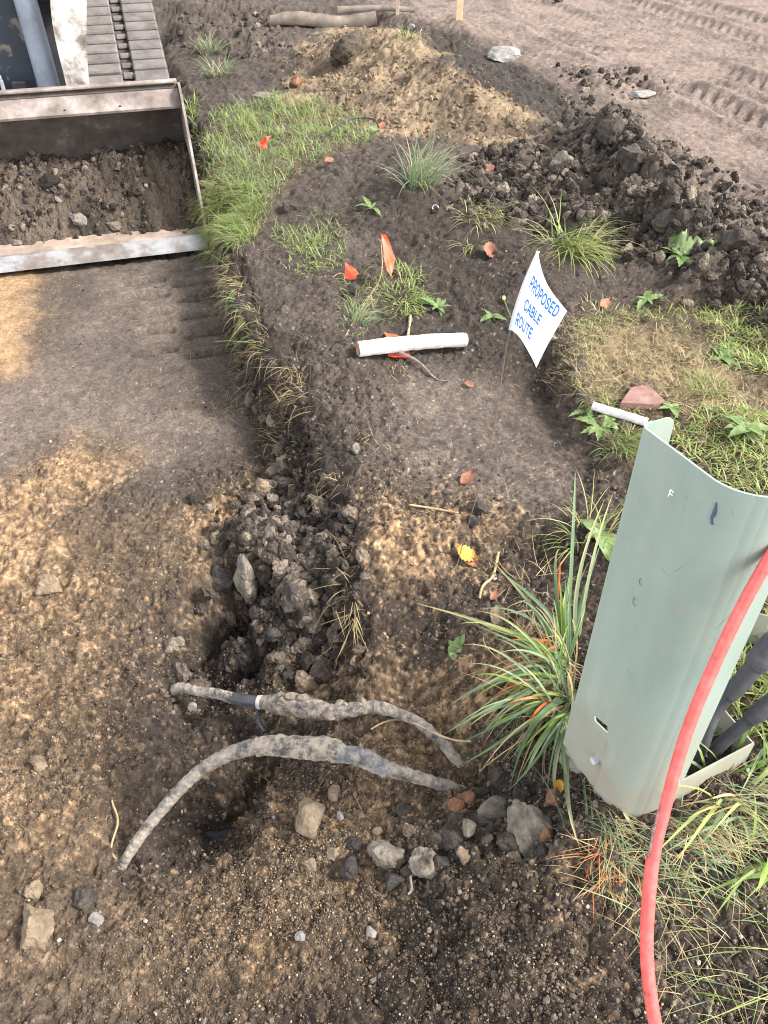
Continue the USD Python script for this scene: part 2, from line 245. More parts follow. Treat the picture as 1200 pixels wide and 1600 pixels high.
R_FLAT = region([('-250,800 330,800 330,900 250,960 190,1040 150,1250 190,1400 330,1420 430,1330 470,1260 560,1260 600,1400 560,1600 -250,1600', 1.0), ('600,1080 700,1010 780,1010 760,1180 640,1190', .8)], .07)
def hsh(i, j, k, seed):
    h = (i * 374761393 + j * 668265263 + k * 974634777 + seed * 144665) & 0xFFFFFFFF
    h = ((h ^ (h >> 13)) * 1274126177) & 0xFFFFFFFF; h = ((h ^ (h >> 15)) * 2246822519) & 0xFFFFFFFF
    return ((h ^ (h >> 16)) & 0xFFFFFF) / 16777215.0
def bumps(x, y, cell, seed, dens=.8, squash=.7, rmin=.25, rmax=.62):
    """irregular lumps scattered on a jittered lattice: height of the tallest over each spot, and the lump's own number"""
    wx = (fbm2(x, y, 1.3 / cell, 2, seed) - .5) * cell * .5; wy = (fbm2(x, y, 1.3 / cell, 2, seed + 5) - .5) * cell * .5
    X, Y = (x + wx) / cell, (y + wy) / cell; I, J = np.floor(X).astype(np.int64), np.floor(Y).astype(np.int64)
    out, ident = np.zeros_like(x), np.zeros_like(x)
    for a in (-1, 0, 1):
        for b in (-1, 0, 1):
            i, j = I + a, J + b; r = rmin + (rmax - rmin) * hsh(i, j, 3, seed) ** 1.6
            cx, cy = i + hsh(i, j, 1, seed), j + hsh(i, j, 2, seed)
            ax = .75 + .5 * hsh(i, j, 5, seed)
            d2 = ((X - cx) ** 2 * ax + (Y - cy) ** 2 / ax) / r ** 2
            h = np.where(hsh(i, j, 4, seed) < dens, np.minimum(np.sqrt(np.maximum(1 - d2, 0)), .8) * r * cell * squash, 0)
            up = h > out; out = np.where(up, h, out); ident = np.where(up, hsh(i, j, 6, seed), ident)
    return out, ident
RUT_A, RUT_B = at_z(770, 10, 0)[:2], at_z(1200, 195, 0)[:2]
RUT_D = (RUT_B - RUT_A) / np.linalg.norm(RUT_B - RUT_A); RUT_N = np.array([-RUT_D[1], RUT_D[0]])
def surface(x, y):
    """final height and colour of the ground at plan positions"""
    w1, w2 = fbm2(x, y, 5.5, 3, 91) - .5, fbm2(x, y, 5.5, 3, 92) - .5; w3, w4 = fbm2(x, y, 24, 3, 93) - .5, fbm2(x, y, 24, 3, 94) - .5
    xw, yw = x + .11 * w1 + .045 * w3, y + .09 * w2 + .035 * w4
    h = samp(H0, xw, yw); sc = lambda g: np.clip(samp(g, xw, yw), 0, 1)
    nearf = samp(R_FLAT, xw, yw); smo, tan, lawn, dry, sp, dp, clod, yard, blk, crumb = map(sc, (R_SMOOTH, R_TAN, R_LAWN, R_DRY, R_SANDPILE, R_DARKPILE, R_CLOD, R_YARD, R_BLACK, R_CRUMB))
    dist = np.hypot(x, y + .3)
    n1, n2, n3 = fbm2(x, y, 2.3, 3, 1), fbm2(x, y, 9, 3, 2), fbm2(x, y, 33, 3, 3)
    n4 = fbm2(x, y, 75, 2, 4); lod = sm(3.6, 1.9, dist); h = h + .016 * (.2 + .8 * lod) * (n4 - .5) * (1 - .45 * smo) * (1 - .35 * yard); h = h + .05 * (n1 - .5) * (1 - .7 * smo) * (1 - .6 * yard) + .045 * (n2 - .5) * (1 - .8 * smo) * (1 - .6 * yard) + .024 * (n3 - .5) * (1 - .5 * smo)
    # slopes break into ledges
    b1, i1 = bumps(x, y, .17, 11, .75); b2, i2 = bumps(x, y, .085, 12, .8); b3, i3 = bumps(x, y, .042, 13, .8, .75); b4, i4 = bumps(x, y, .02, 14, .85, .8); b5, i5 = bumps(x, y, .0105, 15, .9, .9)
    gate = sm(.42, .6, fbm2(x, y, 3.1, 2, 21)); gate2 = sm(.38, .6, fbm2(x, y, 5.7, 2, 22))
    h = h + b1 * np.clip(.9 * clod + .12 * sp, 0, 1) + b2 * np.clip(.95 * clod + .35 * sp + .35 * dp + .42 * crumb * gate * (1 - .75 * nearf) + .1 * yard * gate, 0, 1)
    h = h + b3 * np.clip(.8 * clod + .5 * sp + .4 * dp + .75 * crumb * (.25 + .75 * gate2) * (1 - .6 * lawn) * (1 - .6 * nearf) + .12 * yard * gate, 0, 1)
    h = h + b4 * np.clip(.6 + .4 * crumb - .85 * smo - .35 * nearf - .5 * yard - .3 * lawn + .2 * sp, .03, 1) * .8 * (.25 + .75 * sm(4.2, 2.4, dist)) + b5 * np.clip(.8 - .7 * smo - .4 * yard, .12, 1) * .8 * sm(4.5, 2.5, dist)
    # lug prints of the tracks on the stripped floor
    rel = np.stack([x, y], -1) - LIP; u, s = rel @ UB, rel @ BB
    wob = (n2 - .5) * .05 + (n1 - .5) * .05
    for u0, u1, ph, amp in ((-.46, -.23, 0, 1), (-.23, .0, .085, 1), (-1.9, -1.67, .03, .7), (-1.67, -1.44, .115, .7)):
        band = sm(u0 + .004, u0 + .03, u) * sm(u1 - .004, u1 - .03, u) * sm(-1.25, -.95, s) * sm(.2, 0, s)
        k = ((s + wob * .55 + ph) / .17) % 1.0
        h = h - amp * band * smo * (.062 * np.exp(-((k - .5) / .085) ** 2) * sm(.22, .42, fbm2(x, y, 5, 2, 41)) - .014 * np.exp(-((k - .70) / .1) ** 2))
    # wheel ruts on the yard
    q = np.stack([x, y], -1) - RUT_A; t, w = q @ RUT_D, q @ RUT_N
    for off in (0, .55, 1.5, 2.05, -1.0):
        ww = w - off + .06 * np.sin(t * .8 + off); bnd = np.exp(-(ww / .13) ** 4)
        chev = np.abs(((t + np.abs(ww) * .9) / .12) % 1 - .5) * 2
        h = h + yard * sm(.26, .5, fbm2(x, y, .9, 3, 43)) * (bnd * (-.035 + .024 * sm(.35, .65, chev)) + .028 * np.exp(-((np.abs(ww) - .2) / .06) ** 2))
    # colour
    g1, g2, g3 = fbm2(x, y, 6, 4, 31), fbm2(x, y, 26, 3, 32), fbm2(x, y, 90, 2, 33); g3 = .5 + (g3 - .5) * lod; g2 = .5 + (g2 - .5) * (.45 + .55 * lod)
    dark, mid = np.array([.060, .049, .042]), np.array([.138, .112, .094])
    lin = lambda a, b, t: a * (1 - t[..., None]) + b * t[..., None]
    col = lin(dark, mid, np.clip(.15 + .5 * smo + .9 * (g1 - .42) + .25 * (g2 - .5) - .7 * blk, 0, 1))
    col = lin(col, np.array([.175, .138, .115]), .55 * smo * sm(.40, .62, g1) + .25 * smo)
    col = lin(col, np.array([.026, .021, .0185]), np.clip(blk, 0, 1) * sm(.30, .62, g1 * .6 + g2 * .4) * .85)
    col = lin(col, np.array([.20, .138, .086]), np.clip(tan * 1.3 + .6 * nearf, 0, .9) * (.55 + .45 * sm(.35, .6, g1)) * (1 - .6 * blk))
    col = lin(col, np.array([.215, .165, .140]), yard * (.5 + .5 * sm(.3, .6, g1)))
    col = lin(col, np.array([.045, .038, .034]), np.clip(dp + .0 * clod, 0, 1) * .9)
    col = lin(col, np.array([.135, .112, .088]) * .9, clod * sm(.35, .75, i2 * .5 + g1 * .5) * .75 * sm(2.2, 3.2, y))
    sandc = lin(np.array([.33, .205, .108]), np.array([.48, .325, .19]), g3)
    tmask = tan * (1 - .55 * blk)
    h = h + .007 * sm(.35, .6, tmask * .95 + (g2 - .5) * 1.1 + (g1 - .5) * 1.1) * (tmask > .02)
    col = lin(col, sandc, sm(.18, .95, tmask * .95 + (g2 - .5) * .85 + (g1 - .5) * 1.1 + (g3 - .5) * 1.1) * .78 * (tmask > .02))
    col = lin(col, sandc * .95, np.where((i5 > .88 - .35 * tmask) & (b5 > .0012), .65, 0) * sm(3.6, 2.2, dist) * sm(.02, .3, tmask + .12 * crumb))
    col = lin(col, lin(np.array([.12, .09, .064]), np.array([.255, .19, .125]), sm(.38, .62, g1)), sm(.25, .75, sp + (g1 - .5) * 1.3 + (g2 - .5) * .8))
    col = lin(col, np.array([.115, .082, .05]), np.clip(lawn, 0, 1) * .6); col = lin(col, np.array([.24, .185, .115]), dry * sm(.3, .6, g2))
    speck = hsh(np.floor(x / .006).astype(np.int64), np.floor(y / .006).astype(np.int64), 8, 5)
    col = lin(col, np.array([.42, .37, .31]), np.where(speck > .992, .7, 0) * sm(5, 2, dist))
    col = col * (.82 + .36 * i3)[..., None] ** .6 * (1 + (1.0 * g3 - .5) * lod)[..., None] * (.7 + .6 * g2)[..., None]
    return h, col
CENTRE = np.array([0, -.6])
fine = np.radians(np.linspace(-35.5, 35.5, 960)); a1 = np.radians(np.linspace(35.9, 60, 60)); a2 = np.radians(np.linspace(62, 180, 60))
th = np.r_[-a2[::-1][1:], -a1[::-1], fine, a1, a2[:-1], math.pi]
py_rows = np.linspace(1720, -60, 1060); el = PITCH - np.arctan((800 - py_rows) / FPX)
d_rows = (CAM_H + .12) / np.tan(np.maximum(el, .05)); d_rows = d_rows[d_rows < 13]
rr = np.r_[.02, .2, .4, .55, .7, .8, .6 + d_rows[d_rows > .3], np.geomspace(14.5, 400, 24)]
TH, RR = np.meshgrid(th, rr); VX, VY = CENTRE[0] + RR * np.sin(TH), CENTRE[1] + RR * np.cos(TH)
VH, VC = surface(VX.ravel(), VY.ravel())
nr, nt = TH.shape
far = sm(12, 14, RR.ravel()); VH = VH * (1 - far)
V = np.stack([VX.ravel(), VY.ravel(), VH], 1)
_gy, _gx = np.gradient(gaussian_filter(H0, 2), GS)
_sx, _sy = samp(_gx, V[:, 0], V[:, 1]), samp(_gy, V[:, 0], V[:, 1]); STEEP = sm(.35, 1.3, np.hypot(_sx, _sy)) * (RR.ravel() < 9)
_nn = np.stack([-_sx, -_sy, np.ones(len(V))], 1); _nn /= np.linalg.norm(_nn, axis=1)[:, None]
_on = STEEP > .01; _q = V[_on]; V[_on] += _nn[_on] * (STEEP[_on] * (.08 * (meshkit.fbm(_q * 11, 3, 201) - .5) + .042 * (meshkit.fbm(_q * 34, 3, 202) - .5) + .015 * (meshkit.fbm(_q * 95, 2, 203) - .5)))[:, None]
G3 = V.reshape(nr, nt, 3)
dr_, dt_ = np.gradient(G3, axis=0), np.gradient(G3, axis=1); VN = np.cross(dt_, dr_).reshape(-1, 3); VN /= np.linalg.norm(VN, axis=1)[:, None] + 1e-12;
i = np.arange(nr - 1)[:, None] * nt; j = np.arange(nt)[None]; k = (j + 1) % nt
Q = np.stack([i + j, i + k, i + nt + k, i + nt + j], -1).reshape(-1, 4)
qc = V[Q].mean(1); inpile = [samp(g, qc[:, 0], qc[:, 1]) for g in (R_SANDPILE, R_DARKPILE)]
_cl = samp(region([('700,330 760,230 880,225 940,180 990,175 1030,240 1100,330 1240,400 1240,500 1130,450 1010,400 880,370', 1.0)], .05), qc[:, 0], qc[:, 1])
which = np.where(inpile[0] > .5, 1, np.where(inpile[1] > .5, 2, np.where(_cl > .5, 3, 0)))
def part_of_ground(name, sel):
    q = Q[sel]; uniq, inv = np.unique(q, return_inverse=True)
    return raw(name, V[uniq], inv.reshape(-1, 4), SOIL, colors=VC[uniq], normals=VN[uniq])
tag(part_of_ground('ground', which == 0), kind='structure')
tag(part_of_ground('sand_pile', which == 1), 'tan heap of loose sandy subsoil behind the grass strip', 'soil pile')
tag(part_of_ground('topsoil_pile', which == 2), 'low pile of near-black topsoil along the far side of the tan sand heap', 'soil pile')
tag(part_of_ground('clod_ridge', which == 3), 'rough ridge of dried grey-brown soil clods right of centre, beyond the white flag', 'soil pile')
def gz(x, y): return surface(np.atleast_1d(np.asarray(x, float)), np.atleast_1d(np.asarray(y, float)))[0]
def ground_at(px, py):
    p = hit(px, py); p[2] = gz(p[0], p[1])[0]; return p

# the ragged turf lip along the trench bank
_lp = np.array([ground_at(a, b) for a, b in ((352, 372), (366, 396), (378, 440), (388, 480), (402, 512), (424, 546), (450, 572), (470, 592), (482, 622), (492, 655), (510, 690), (532, 728), (552, 765), (562, 805), (567, 850), (562, 900), (558, 945))])
_lp[:, 2] = np.maximum(_lp[:, 2], np.linspace(-.02, -.13, len(_lp))) - .045; _ls = spline(_lp, 420) + np.c_[.03 * (fbm2(np.linspace(0, 9, 420), np.zeros(420), 1.7, 3, 5) - .5)[:, None], np.zeros((420, 2))]; _lr = np.interp(np.linspace(0, 1, 420), [0, .05, .5, .8, 1], [.02, .05, .052, .034, .012])
lipm = tube(_ls - np.c_[_lr * .35, _lr * 0, _lr * 0], _lr, 44); v_ = lipm.vertices; dirn = v_ - np.r_[np.repeat(_ls, 44, 0), _ls[:1], _ls[-1:]]; dirn /= np.linalg.norm(dirn, axis=1)[:, None] + 1e-9
v_ = v_ + dirn * (.085 * (meshkit.fbm(v_ * 8, 3, 301) - .5) + .075 * (meshkit.fbm(v_ * 27, 3, 302) - .5) + .034 * (meshkit.fbm(v_ * 85, 2, 303) - .5))[:, None]
cl_ = (np.array([.040, .032, .027]) * (.6 + .9 * meshkit.fbm(v_ * 14, 3, 304))[:, None]); lipm.vertices = v_
tag(raw('turf_lip', v_, lipm.faces, SOIL, colors=cl_, normals=trimesh.Trimesh(v_, lipm.faces, process=False).vertex_normals), 'ragged overhanging dark soil lip running along the top of the trench bank', 'soil bank')
# ------------------------------------------------------------------ loose crumbs, grains and pebbles
def scatter(name, label, cat, n, weight, mats, lo, hi, power, seed, sink=.3, vmask=None, sub=1):
    r = np.random.default_rng(seed); w = weight * (RR.ravel() < 12) * (RR.ravel() > .7) * (np.abs(TH.ravel()) < np.radians(37)); w = np.where(w > 0, w, 0)
    idx = r.choice(len(V), n, p=w / w.sum()); P = V[idx] + r.normal(size=(n, 3)) * [.004, .004, 0]
    dist = np.linalg.norm(P - EYE, axis=1); s = lo + (hi - lo) * r.random(n) ** power; s = np.maximum(s, dist * .0011)
    P[:, 2] += s * (.5 - sink)
    pi = UsdGeom.PointInstancer.Define(stage, numbered('/World', name)); tag(pi, label, cat, kind='stuff')
    protos = []
    for k, (m, sd) in enumerate([(m, q) for m in mats for q in range(3)]):
        protos.append(obj('grain', rock(seed * 10 + k, (1, .85, .75), sub, .7, 8), m, pi.GetPrim(), smooth=50).GetPath())
    pi.CreatePrototypesRel().SetTargets(protos)
    pi.CreateProtoIndicesAttr(Vt.IntArray.FromNumpy(r.integers(0, len(protos), n).astype(np.int32)))
    pi.CreatePositionsAttr(Vt.Vec3fArray.FromNumpy(P.astype(np.float32)))
    sc = .62 * s[:, None] * r.uniform(.75, 1.2, (n, 3)); pi.CreateScalesAttr(Vt.Vec3fArray.FromNumpy(sc.astype(np.float32)))
    q = r.normal(size=(n, 4)); q /= np.linalg.norm(q, axis=1)[:, None]
    pi.CreateOrientationsAttr(Vt.QuathArray([Gf.Quath(float(a), float(b), float(c), float(d)) for a, b, c, d in q]))
vx, vy = V[:, 0], V[:, 1]; S = lambda g: np.clip(samp(g, vx, vy), 0, 1)
_flat = S(R_FLAT); _tan, _smo, _cr, _lawn, _clod, _sp, _yard, _blk = map(S, (R_TAN, R_SMOOTH, R_CRUMB, R_LAWN, R_CLOD, R_SANDPILE, R_YARD, R_BLACK))
_patch = sm(.40, .62, fbm2(vx, vy, 4, 3, 51))
_nearw = sm(5.5, 2.2, np.hypot(vx, vy))
scatter('soil_crumbs', 'dark loose soil crumbs lying all over the dug ground', 'soil', 22000, (.10 + _patch ** 2) * (_cr * (1 - .65 * _flat) + .45 * _smo + .6 * _yard + 2.2 * STEEP) * (1 - .8 * _lawn) * (1 - .6 * _sp) * (.35 + _nearw) * 1.0, [CR_DARK, CR_MID, CR_MID], .0022, .013, 4.6, 3, sink=.45)
CR_LOAM = crumb_mat('loam_grain', [(0, (.06, .047, .038)), (.5, (.12, .092, .068)), (1, (.21, .155, .108))])
scatter('soil_grains', 'fine brown soil grains covering the near dug ground', 'soil', 95000, (.35 * _cr + .65 * _flat + .3 * _smo) * (.35 + _patch) * (1 - .8 * _lawn) * sm(4.6, 1.4, np.hypot(vx, vy)) * (1 - .5 * _blk), [CR_LOAM], .0012, .0062, 5.0, 14, sink=.4)
scatter('sand_grains', 'coarse orange-tan sand grains strewn over the dug soil', 'sand', 24000, np.clip(_tan + .06 * _cr, 0, 1) * (.3 + _patch) * (1 - _lawn) * _nearw * (1 - .7 * _smo), [CR_SAND], .0013, .0052, 4.5, 4)
scatter('pebbles', 'small pale pebbles scattered over soil and gravelly sand', 'pebbles', 1300, (_cr + .8 * _smo + .4 * _yard) * (1 - _lawn) * (.3 + _nearw), [CR_GREY, CR_SAND], .003, .009, 4, 5)
scatter('small_clods', 'small dry clods heaped on the soil ridge and trench edge', 'soil', 7500, (_clod + .10 * STEEP * (np.hypot(vx, vy) < 4) * sm(1.0, 1.7, vy)) * (.3 + _patch), [CR_DARK, CR_DARK, CR_MID], .008, .055, 3.0, 6, sink=.4, sub=3)
scatter('sand_lumps', 'small lumps of tan subsoil on the sandy heap', 'sand', 1800, _sp * (.3 + _patch), [crumb_mat('subsoil_lump', [(0, (.13, .096, .064)), (1, (.27, .2, .13))])], .006, .03, 2.5, 8, sink=.4, sub=2)
# ------------------------------------------------------------------ tracked loader with its bucket, standing on the stripped floor
LM = np.eye(4); LM[:3, 0] = [*UB, 0]; LM[:3, 1] = [*BB, 0]; LM[:3, 3] = [*LIP, 0]
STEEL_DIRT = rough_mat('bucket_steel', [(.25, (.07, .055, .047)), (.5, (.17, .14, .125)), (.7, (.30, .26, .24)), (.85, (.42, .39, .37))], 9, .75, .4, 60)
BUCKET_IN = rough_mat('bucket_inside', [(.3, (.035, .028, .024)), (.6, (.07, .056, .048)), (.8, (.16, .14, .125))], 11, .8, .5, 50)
FLOOR_STEEL = rough_mat('bucket_floor_steel', [(.3, (.13, .10, .08)), (.55, (.26, .20, .16)), (.8, (.42, .36, .32))], 7, .7, .4, 60)
EDGE = rough_mat('worn_cutting_edge', [(.30, (.08, .065, .055)), (.46, (.14, .12, .11)), (.53, (.19, .19, .195)), (.8, (.29, .295, .305))], 8, .5, .3, 70, spec=.5)
RUBBER = rough_mat('dusty_track_rubber', [(.3, (.075, .066, .062)), (.6, (.135, .12, .113)), (.85, (.20, .18, .17))], 12, .9, .4, 80)
RUBBER_D = rough_mat('track_rubber_gap', [(.3, (.035, .03, .028)), (.7, (.08, .068, .062))], 12, .9, .4, 80)
ARM = rough_mat('white_arm_paint', [(.26, (.05, .045, .045)), (.36, (.16, .13, .11)), (.44, (.36, .34, .32)), (.75, (.55, .53, .51))], 5.5, .5, .2, 60, spec=.4)
PANEL = mat('dark_blue_panel', {'t': ('texture_coordinate', {}), 'n': ('noise_texture', {'scale': 16, 'detail': 3}), 'r': ('rgb_ramp', {'ramp': [(.0, (.012, .018, .028)), (.60, (.02, .028, .042)), (.66, (.16, .13, .105)), (1, (.22, .18, .15))]}),
    'n2': ('noise_texture', {'scale': 3, 'detail': 4}), 'r2': ('rgb_ramp', {'ramp': [(.4, (.35,) * 3), (.7, (.6,) * 3)]}), 'w': ('rgb_to_bw', {}), 'p': ('principled_bsdf', {'specular_ior_level': .5})},
    [('t.object', 'n.vector'), ('n.fac', 'r.fac'), ('r.color', 'p.base_color'), ('t.object', 'n2.vector'), ('n2.fac', 'r2.fac'), ('r2.color', 'w.color'), ('w.val', 'p.roughness')])
CYL = rough_mat('grey_blue_cylinder', [(.3, (.10, .115, .14)), (.6, (.19, .215, .26)), (.85, (.28, .30, .34))], 6, .45, .15, 60, spec=.5)
BLACKM = rough_mat('black_machine', [(.3, (.012, .012, .014)), (.7, (.035, .033, .033))], 8, .6, .2, 60)
BRACKET = rough_mat('bracket_steel', [(.3, (.14, .14, .15)), (.7, (.34, .35, .37))], 10, .5, .2, 60, spec=.5)
GLASSD = mat('dark_glass', {'p': ('principled_bsdf', {'base_color': (.02, .022, .025), 'roughness': .08})}, [])
ld = thing('track_loader', 'white and black compact track loader with dirt in its wide steel bucket', 'track loader', M=LM)
WB = 1.92
shell_o = [(-.015, -.222), (.40, -.215), (.56, -.15), (.66, -.02), (.69, .17), (.60, .33), (.49, .42)]
shell_i = [(.475, .405), (.58, .315), (.67, .17), (.64, -.01), (.55, -.13), (.39, -.197), (.0, -.204)]
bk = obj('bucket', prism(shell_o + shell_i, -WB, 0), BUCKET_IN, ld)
side = [(-.01, -.222), (.40, -.217), (.56, -.152), (.66, -.02), (.69, .17), (.60, .33), (.50, .423), (.43, .423), (.39, .385), (.21, .10), (.05, -.14)]
for u in (-.006, -WB - .004): obj('side_plate', prism(side, u, u + .012), STEEL_DIRT, bk)
obj('top_rail', prism([(.50, .427), (.42, .335), (.43, .322), (.515, .413)], -WB + .012, -.008), STEEL_DIRT, bk)
obj('rail_lip', box(-WB + .012, -.008, .47, .515, .427, .439, .003), STEEL_DIRT, bk)
obj('floor_plate', box(-WB + .014, -.010, .07, .40, -.2035, -.192, .002), FLOOR_STEEL, bk)
cut = prism([(-.035, -.216), (.075, -.2), (.075, -.178), (.045, -.176), (-.03, -.206)], -WB + .012, -.008)
obj('cutting_edge', cut, EDGE, bk)
for u in (-.30, -.56): obj('rail_hole', trimesh.creation.cylinder(.008, .006, sections=12, transform=trimesh.transformations.rotation_matrix(math.radians(-39), [1, 0, 0]) if False else None).apply_transform(
    trimesh.transformations.translation_matrix([u, .436, .347]) @ trimesh.transformations.rotation_matrix(math.radians(39), [1, 0, 0]) @ trimesh.transformations.rotation_matrix(math.pi / 2, [1, 0, 0])), BLACKM, bk)
# right and left tracks
def hull_path(cs, n=400):
    from shapely.geometry import Point
    from shapely import union_all
    ring = union_all([Point(a, b).buffer(r, 64) for a, b, r in cs]).convex_hull.exterior
    L = ring.length; return ring, L
ring, RL = hull_path([(1.27, .065, .27), (2.42, .47, .25), (2.55, .03, .235)])
nb = int(RL / .098)
def track(u0, u1, sep):
    from shapely.geometry import Polygon
    outer = Polygon(ring); inner = outer.buffer(-.03)
    pr = trimesh.creation.extrude_polygon(outer.difference(inner), u1 - u0, engine='earcut'); v = pr.vertices; pr.vertices = np.stack([v[:, 2] + u0, v[:, 0], v[:, 1]], 1)
    tr = obj('track', pr, RUBBER_D, ld); wd = u1 - u0; allb = []
    for k in range(nb):
        d = k / nb * RL; p = np.array(ring.interpolate(d).coords[0]); q = np.array(ring.interpolate((d + .02) % RL).coords[0]) - np.array(ring.interpolate((d - .02) % RL).coords[0]); q /= np.linalg.norm(q)
        nrm = np.array([q[1], -q[0]]) 
        if nrm @ (p - np.array([1.9, .2])) < 0: nrm = -nrm
        for a, b, off, h in ((.006, .44 * wd, 0, .036), (.58 * wd, wd - .006, .018, .036), (.445 * wd, .575 * wd, .05, .018)):
            ln = .040 if h > .02 else .022
            bm = box(u0 + a, u0 + b, -ln, ln, 0, h, .008); w = bm.vertices.copy(); c = p + q * off
            bm.vertices = np.c_[w[:, 0], c[0] + w[:, 1] * q[0] + w[:, 2] * nrm[0], c[1] + w[:, 1] * q[1] + w[:, 2] * nrm[1]]; bm.fix_normals()
            if sep: obj('tread_block' if h > .02 else 'link_bar', bm, RUBBER, tr, smooth=False)
            else: allb.append(bm)
    if not sep: obj('tread_blocks', trimesh.util.concatenate(allb), RUBBER, tr, smooth=False)
    for a, b, r in ((1.27, .065, .22), (2.42, .47, .2), (2.55, .03, .19)):
        c = trimesh.creation.cylinder(r, .3, sections=32); w = c.vertices; c.vertices = np.stack([w[:, 2] + (u0 + u1) / 2, w[:, 0] + a, w[:, 1] + b], 1); c.fix_normals(); obj('idler_wheel', c, BLACKM, tr)
track(-.47, -.01, True); track(-WB + .01, -WB + .47, False)
obj('track_frame', box(-.40, -.1, 1.3, 2.5, -.05, .25, .03), BLACKM, ld)
# lift arm, cylinder, front panel, brackets
armp = spline([(.005, -.12), (.02, .12), (.05, .33), (.065, .5), (.10, .72), (.16, .95), (.2, 1.25)], 40)
def arm(u0, u1, s0):
    hw = .055
    v = []
    for (du, z) in armp:
        w = hw * (1 + .55 * sm(.3, .75, z)); v.append((du, z, w))
    f = [(a - .0, z) for a, z, w in v]
    left = [(a - w, z) for a, z, w in v]; right = [(a + w, z) for a, z, w in v]
    from shapely.geometry import Polygon
    m = trimesh.creation.extrude_polygon(Polygon(left + right[::-1]).buffer(0), .10, engine='earcut'); w = m.vertices
    m.vertices = np.stack([w[:, 0] + (u0 + u1) / 2, w[:, 2] + s0, w[:, 1]], 1); m.fix_normals(); return m
obj('lift_arm', arm(-.60, -.50, .82), ARM, ld)
obj('lift_arm', arm(-WB + .5, -WB + .6, .82), ARM, ld)
obj('arm_crosshead', box(-.62, -.42, .95, 1.15, .72, .98, .03), BLACKM, ld)
obj('lift_cylinder', tube([(-.635, .90, -.15), (-.645, .92, .3), (-.66, .97, .95)], .056, 24), CYL, ld)
obj('lift_cylinder', tube([(-WB + .705, .90, -.15), (-WB + .8, .97, .95)], .058, 24), CYL, ld)
fp = prism([(1.0, -.12), (1.03, -.12), (1.12, 1.05), (1.06, 1.05)], -WB + .72, -.715); obj('front_panel', fp, PANEL, ld)
obj('panel_foot', box(-WB + .72, -.70, .965, 1.03, -.2, .30, .008), BLACKM, ld)
hk = trimesh.util.concatenate([box(-1.10, -.99, .93, .965, .325, .40, .004), box(-.99, -.87, .935, .96, .392, .412, .004), box(-.885, -.867, .935, .955, .25, .3925, .003)])
obj('latch_bracket', hk, BRACKET, ld); obj('latch_bolt', trimesh.creation.cylinder(.014, .02, sections=10, transform=trimesh.transformations.translation_matrix([-1.05, .925, .35]) @ trimesh.transformations.rotation_matrix(math.pi / 2, [1, 0, 0])), STEEL_DIRT, ld)
obj('hinge_block', box(-.83, -.755, .93, .97, .30, .38, .006), BLACKM, ld)
obj('hull', box(-WB + .52, -.50, 1.14, 3.0, -.02, 1.05, .05), BLACKM, ld)
cabp = [(-WB + .55, -.53, 1.5, 1.56), (-WB + .55, -.53, 2.72, 2.8)]
obj('cab_roof', box(-WB + .5, -.48, 1.4, 2.85, 1.98, 2.06, .03), BLACKM, ld)
for u in (-WB + .55, -.59):
    for s in (1.5, 2.72): obj('cab_pillar', box(u, u + .06, s, s + .06, 1.05, 1.98, .01), BLACKM, ld)
obj('cab_door', box(-WB + .62, -.60, 1.51, 1.53, 1.07, 1.96), GLASSD, ld)
R_PALEB = rough_mat('bucket_stone', [(.3, (.09, .078, .066)), (.7, (.18, .16, .14))], 30, .8, .4, 110)
# dirt in the bucket
uu, ss = np.meshgrid(np.linspace(-WB + .012, -.012, 420), np.linspace(.10, .66, 170))
prof = np.interp(ss, [.10, .24, .33, .43, .52, .58, .66], [-.27, -.2, -.09, .02, .08, .09, .07]) + .05 * (fbm2(uu, ss, 2.4, 3, 61) - .5) + .02 * np.clip(uu + .55, 0, 1)
prof += .05 * (fbm2(uu, ss, 9, 3, 62) - .5)
lb = [bumps(uu, ss, c, 63 + k, .8, .75)[0] for k, c in enumerate((.10, .05, .024, .013))]
prof += lb[0] * .9 * sm(.42, .58, fbm2(uu, ss, 5, 2, 66)) + lb[1] * 1.1 + lb[2] * 1.1 + lb[3] * .8 + .03 * (fbm2(uu, ss, 30, 3, 68) - .5)
prof[0] -= .05
prof = np.minimum(prof, np.interp(ss, [0, .39, .55, .64, .67], [9, 9, 9, 9, .09]))
g = fbm2(uu, ss, 7, 4, 67)[..., None]; spk = hsh((uu / .008).astype(np.int64), (ss * 1.6 / .008).astype(np.int64), 1, 9)[..., None]
colr = np.array([.040, .032, .026]) * (1 - np.clip(g * 2 - .5, 0, 1)) + np.array([.115, .09, .07]) * np.clip(g * 2 - .5, 0, 1); pass
na, nb_ = uu.shape; ii = np.arange(na - 1)[:, None] * nb_ + np.arange(nb_ - 1)[None]
fq = np.stack([ii, ii + 1, ii + nb_ + 1, ii + nb_], -1).reshape(-1, 4)
P = np.stack([uu, ss, prof], -1).reshape(-1, 3) @ LM[:3, :3].T + LM[:3, 3]
tag(raw('bucket_soil', P, fq, SOIL, colors=colr.reshape(-1, 3)), 'heap of dark stony soil filling the loader bucket', 'soil', kind='stuff')
_n = 1500; _r = np.random.default_rng(31); _w = np.clip((ss.ravel() - .12) * 4, 0, 1) * (ss.ravel() < .6) * np.clip(fbm2(uu.ravel(), ss.ravel(), 6, 3, 71) - .3, .03, 1); _i = _r.choice(len(P), _n, p=_w / _w.sum())
bi = UsdGeom.PointInstancer.Define(stage, '/World/bucket_crumbs'); tag(bi, 'loose crumbs and small stones on the soil in the bucket', 'soil', kind='stuff')
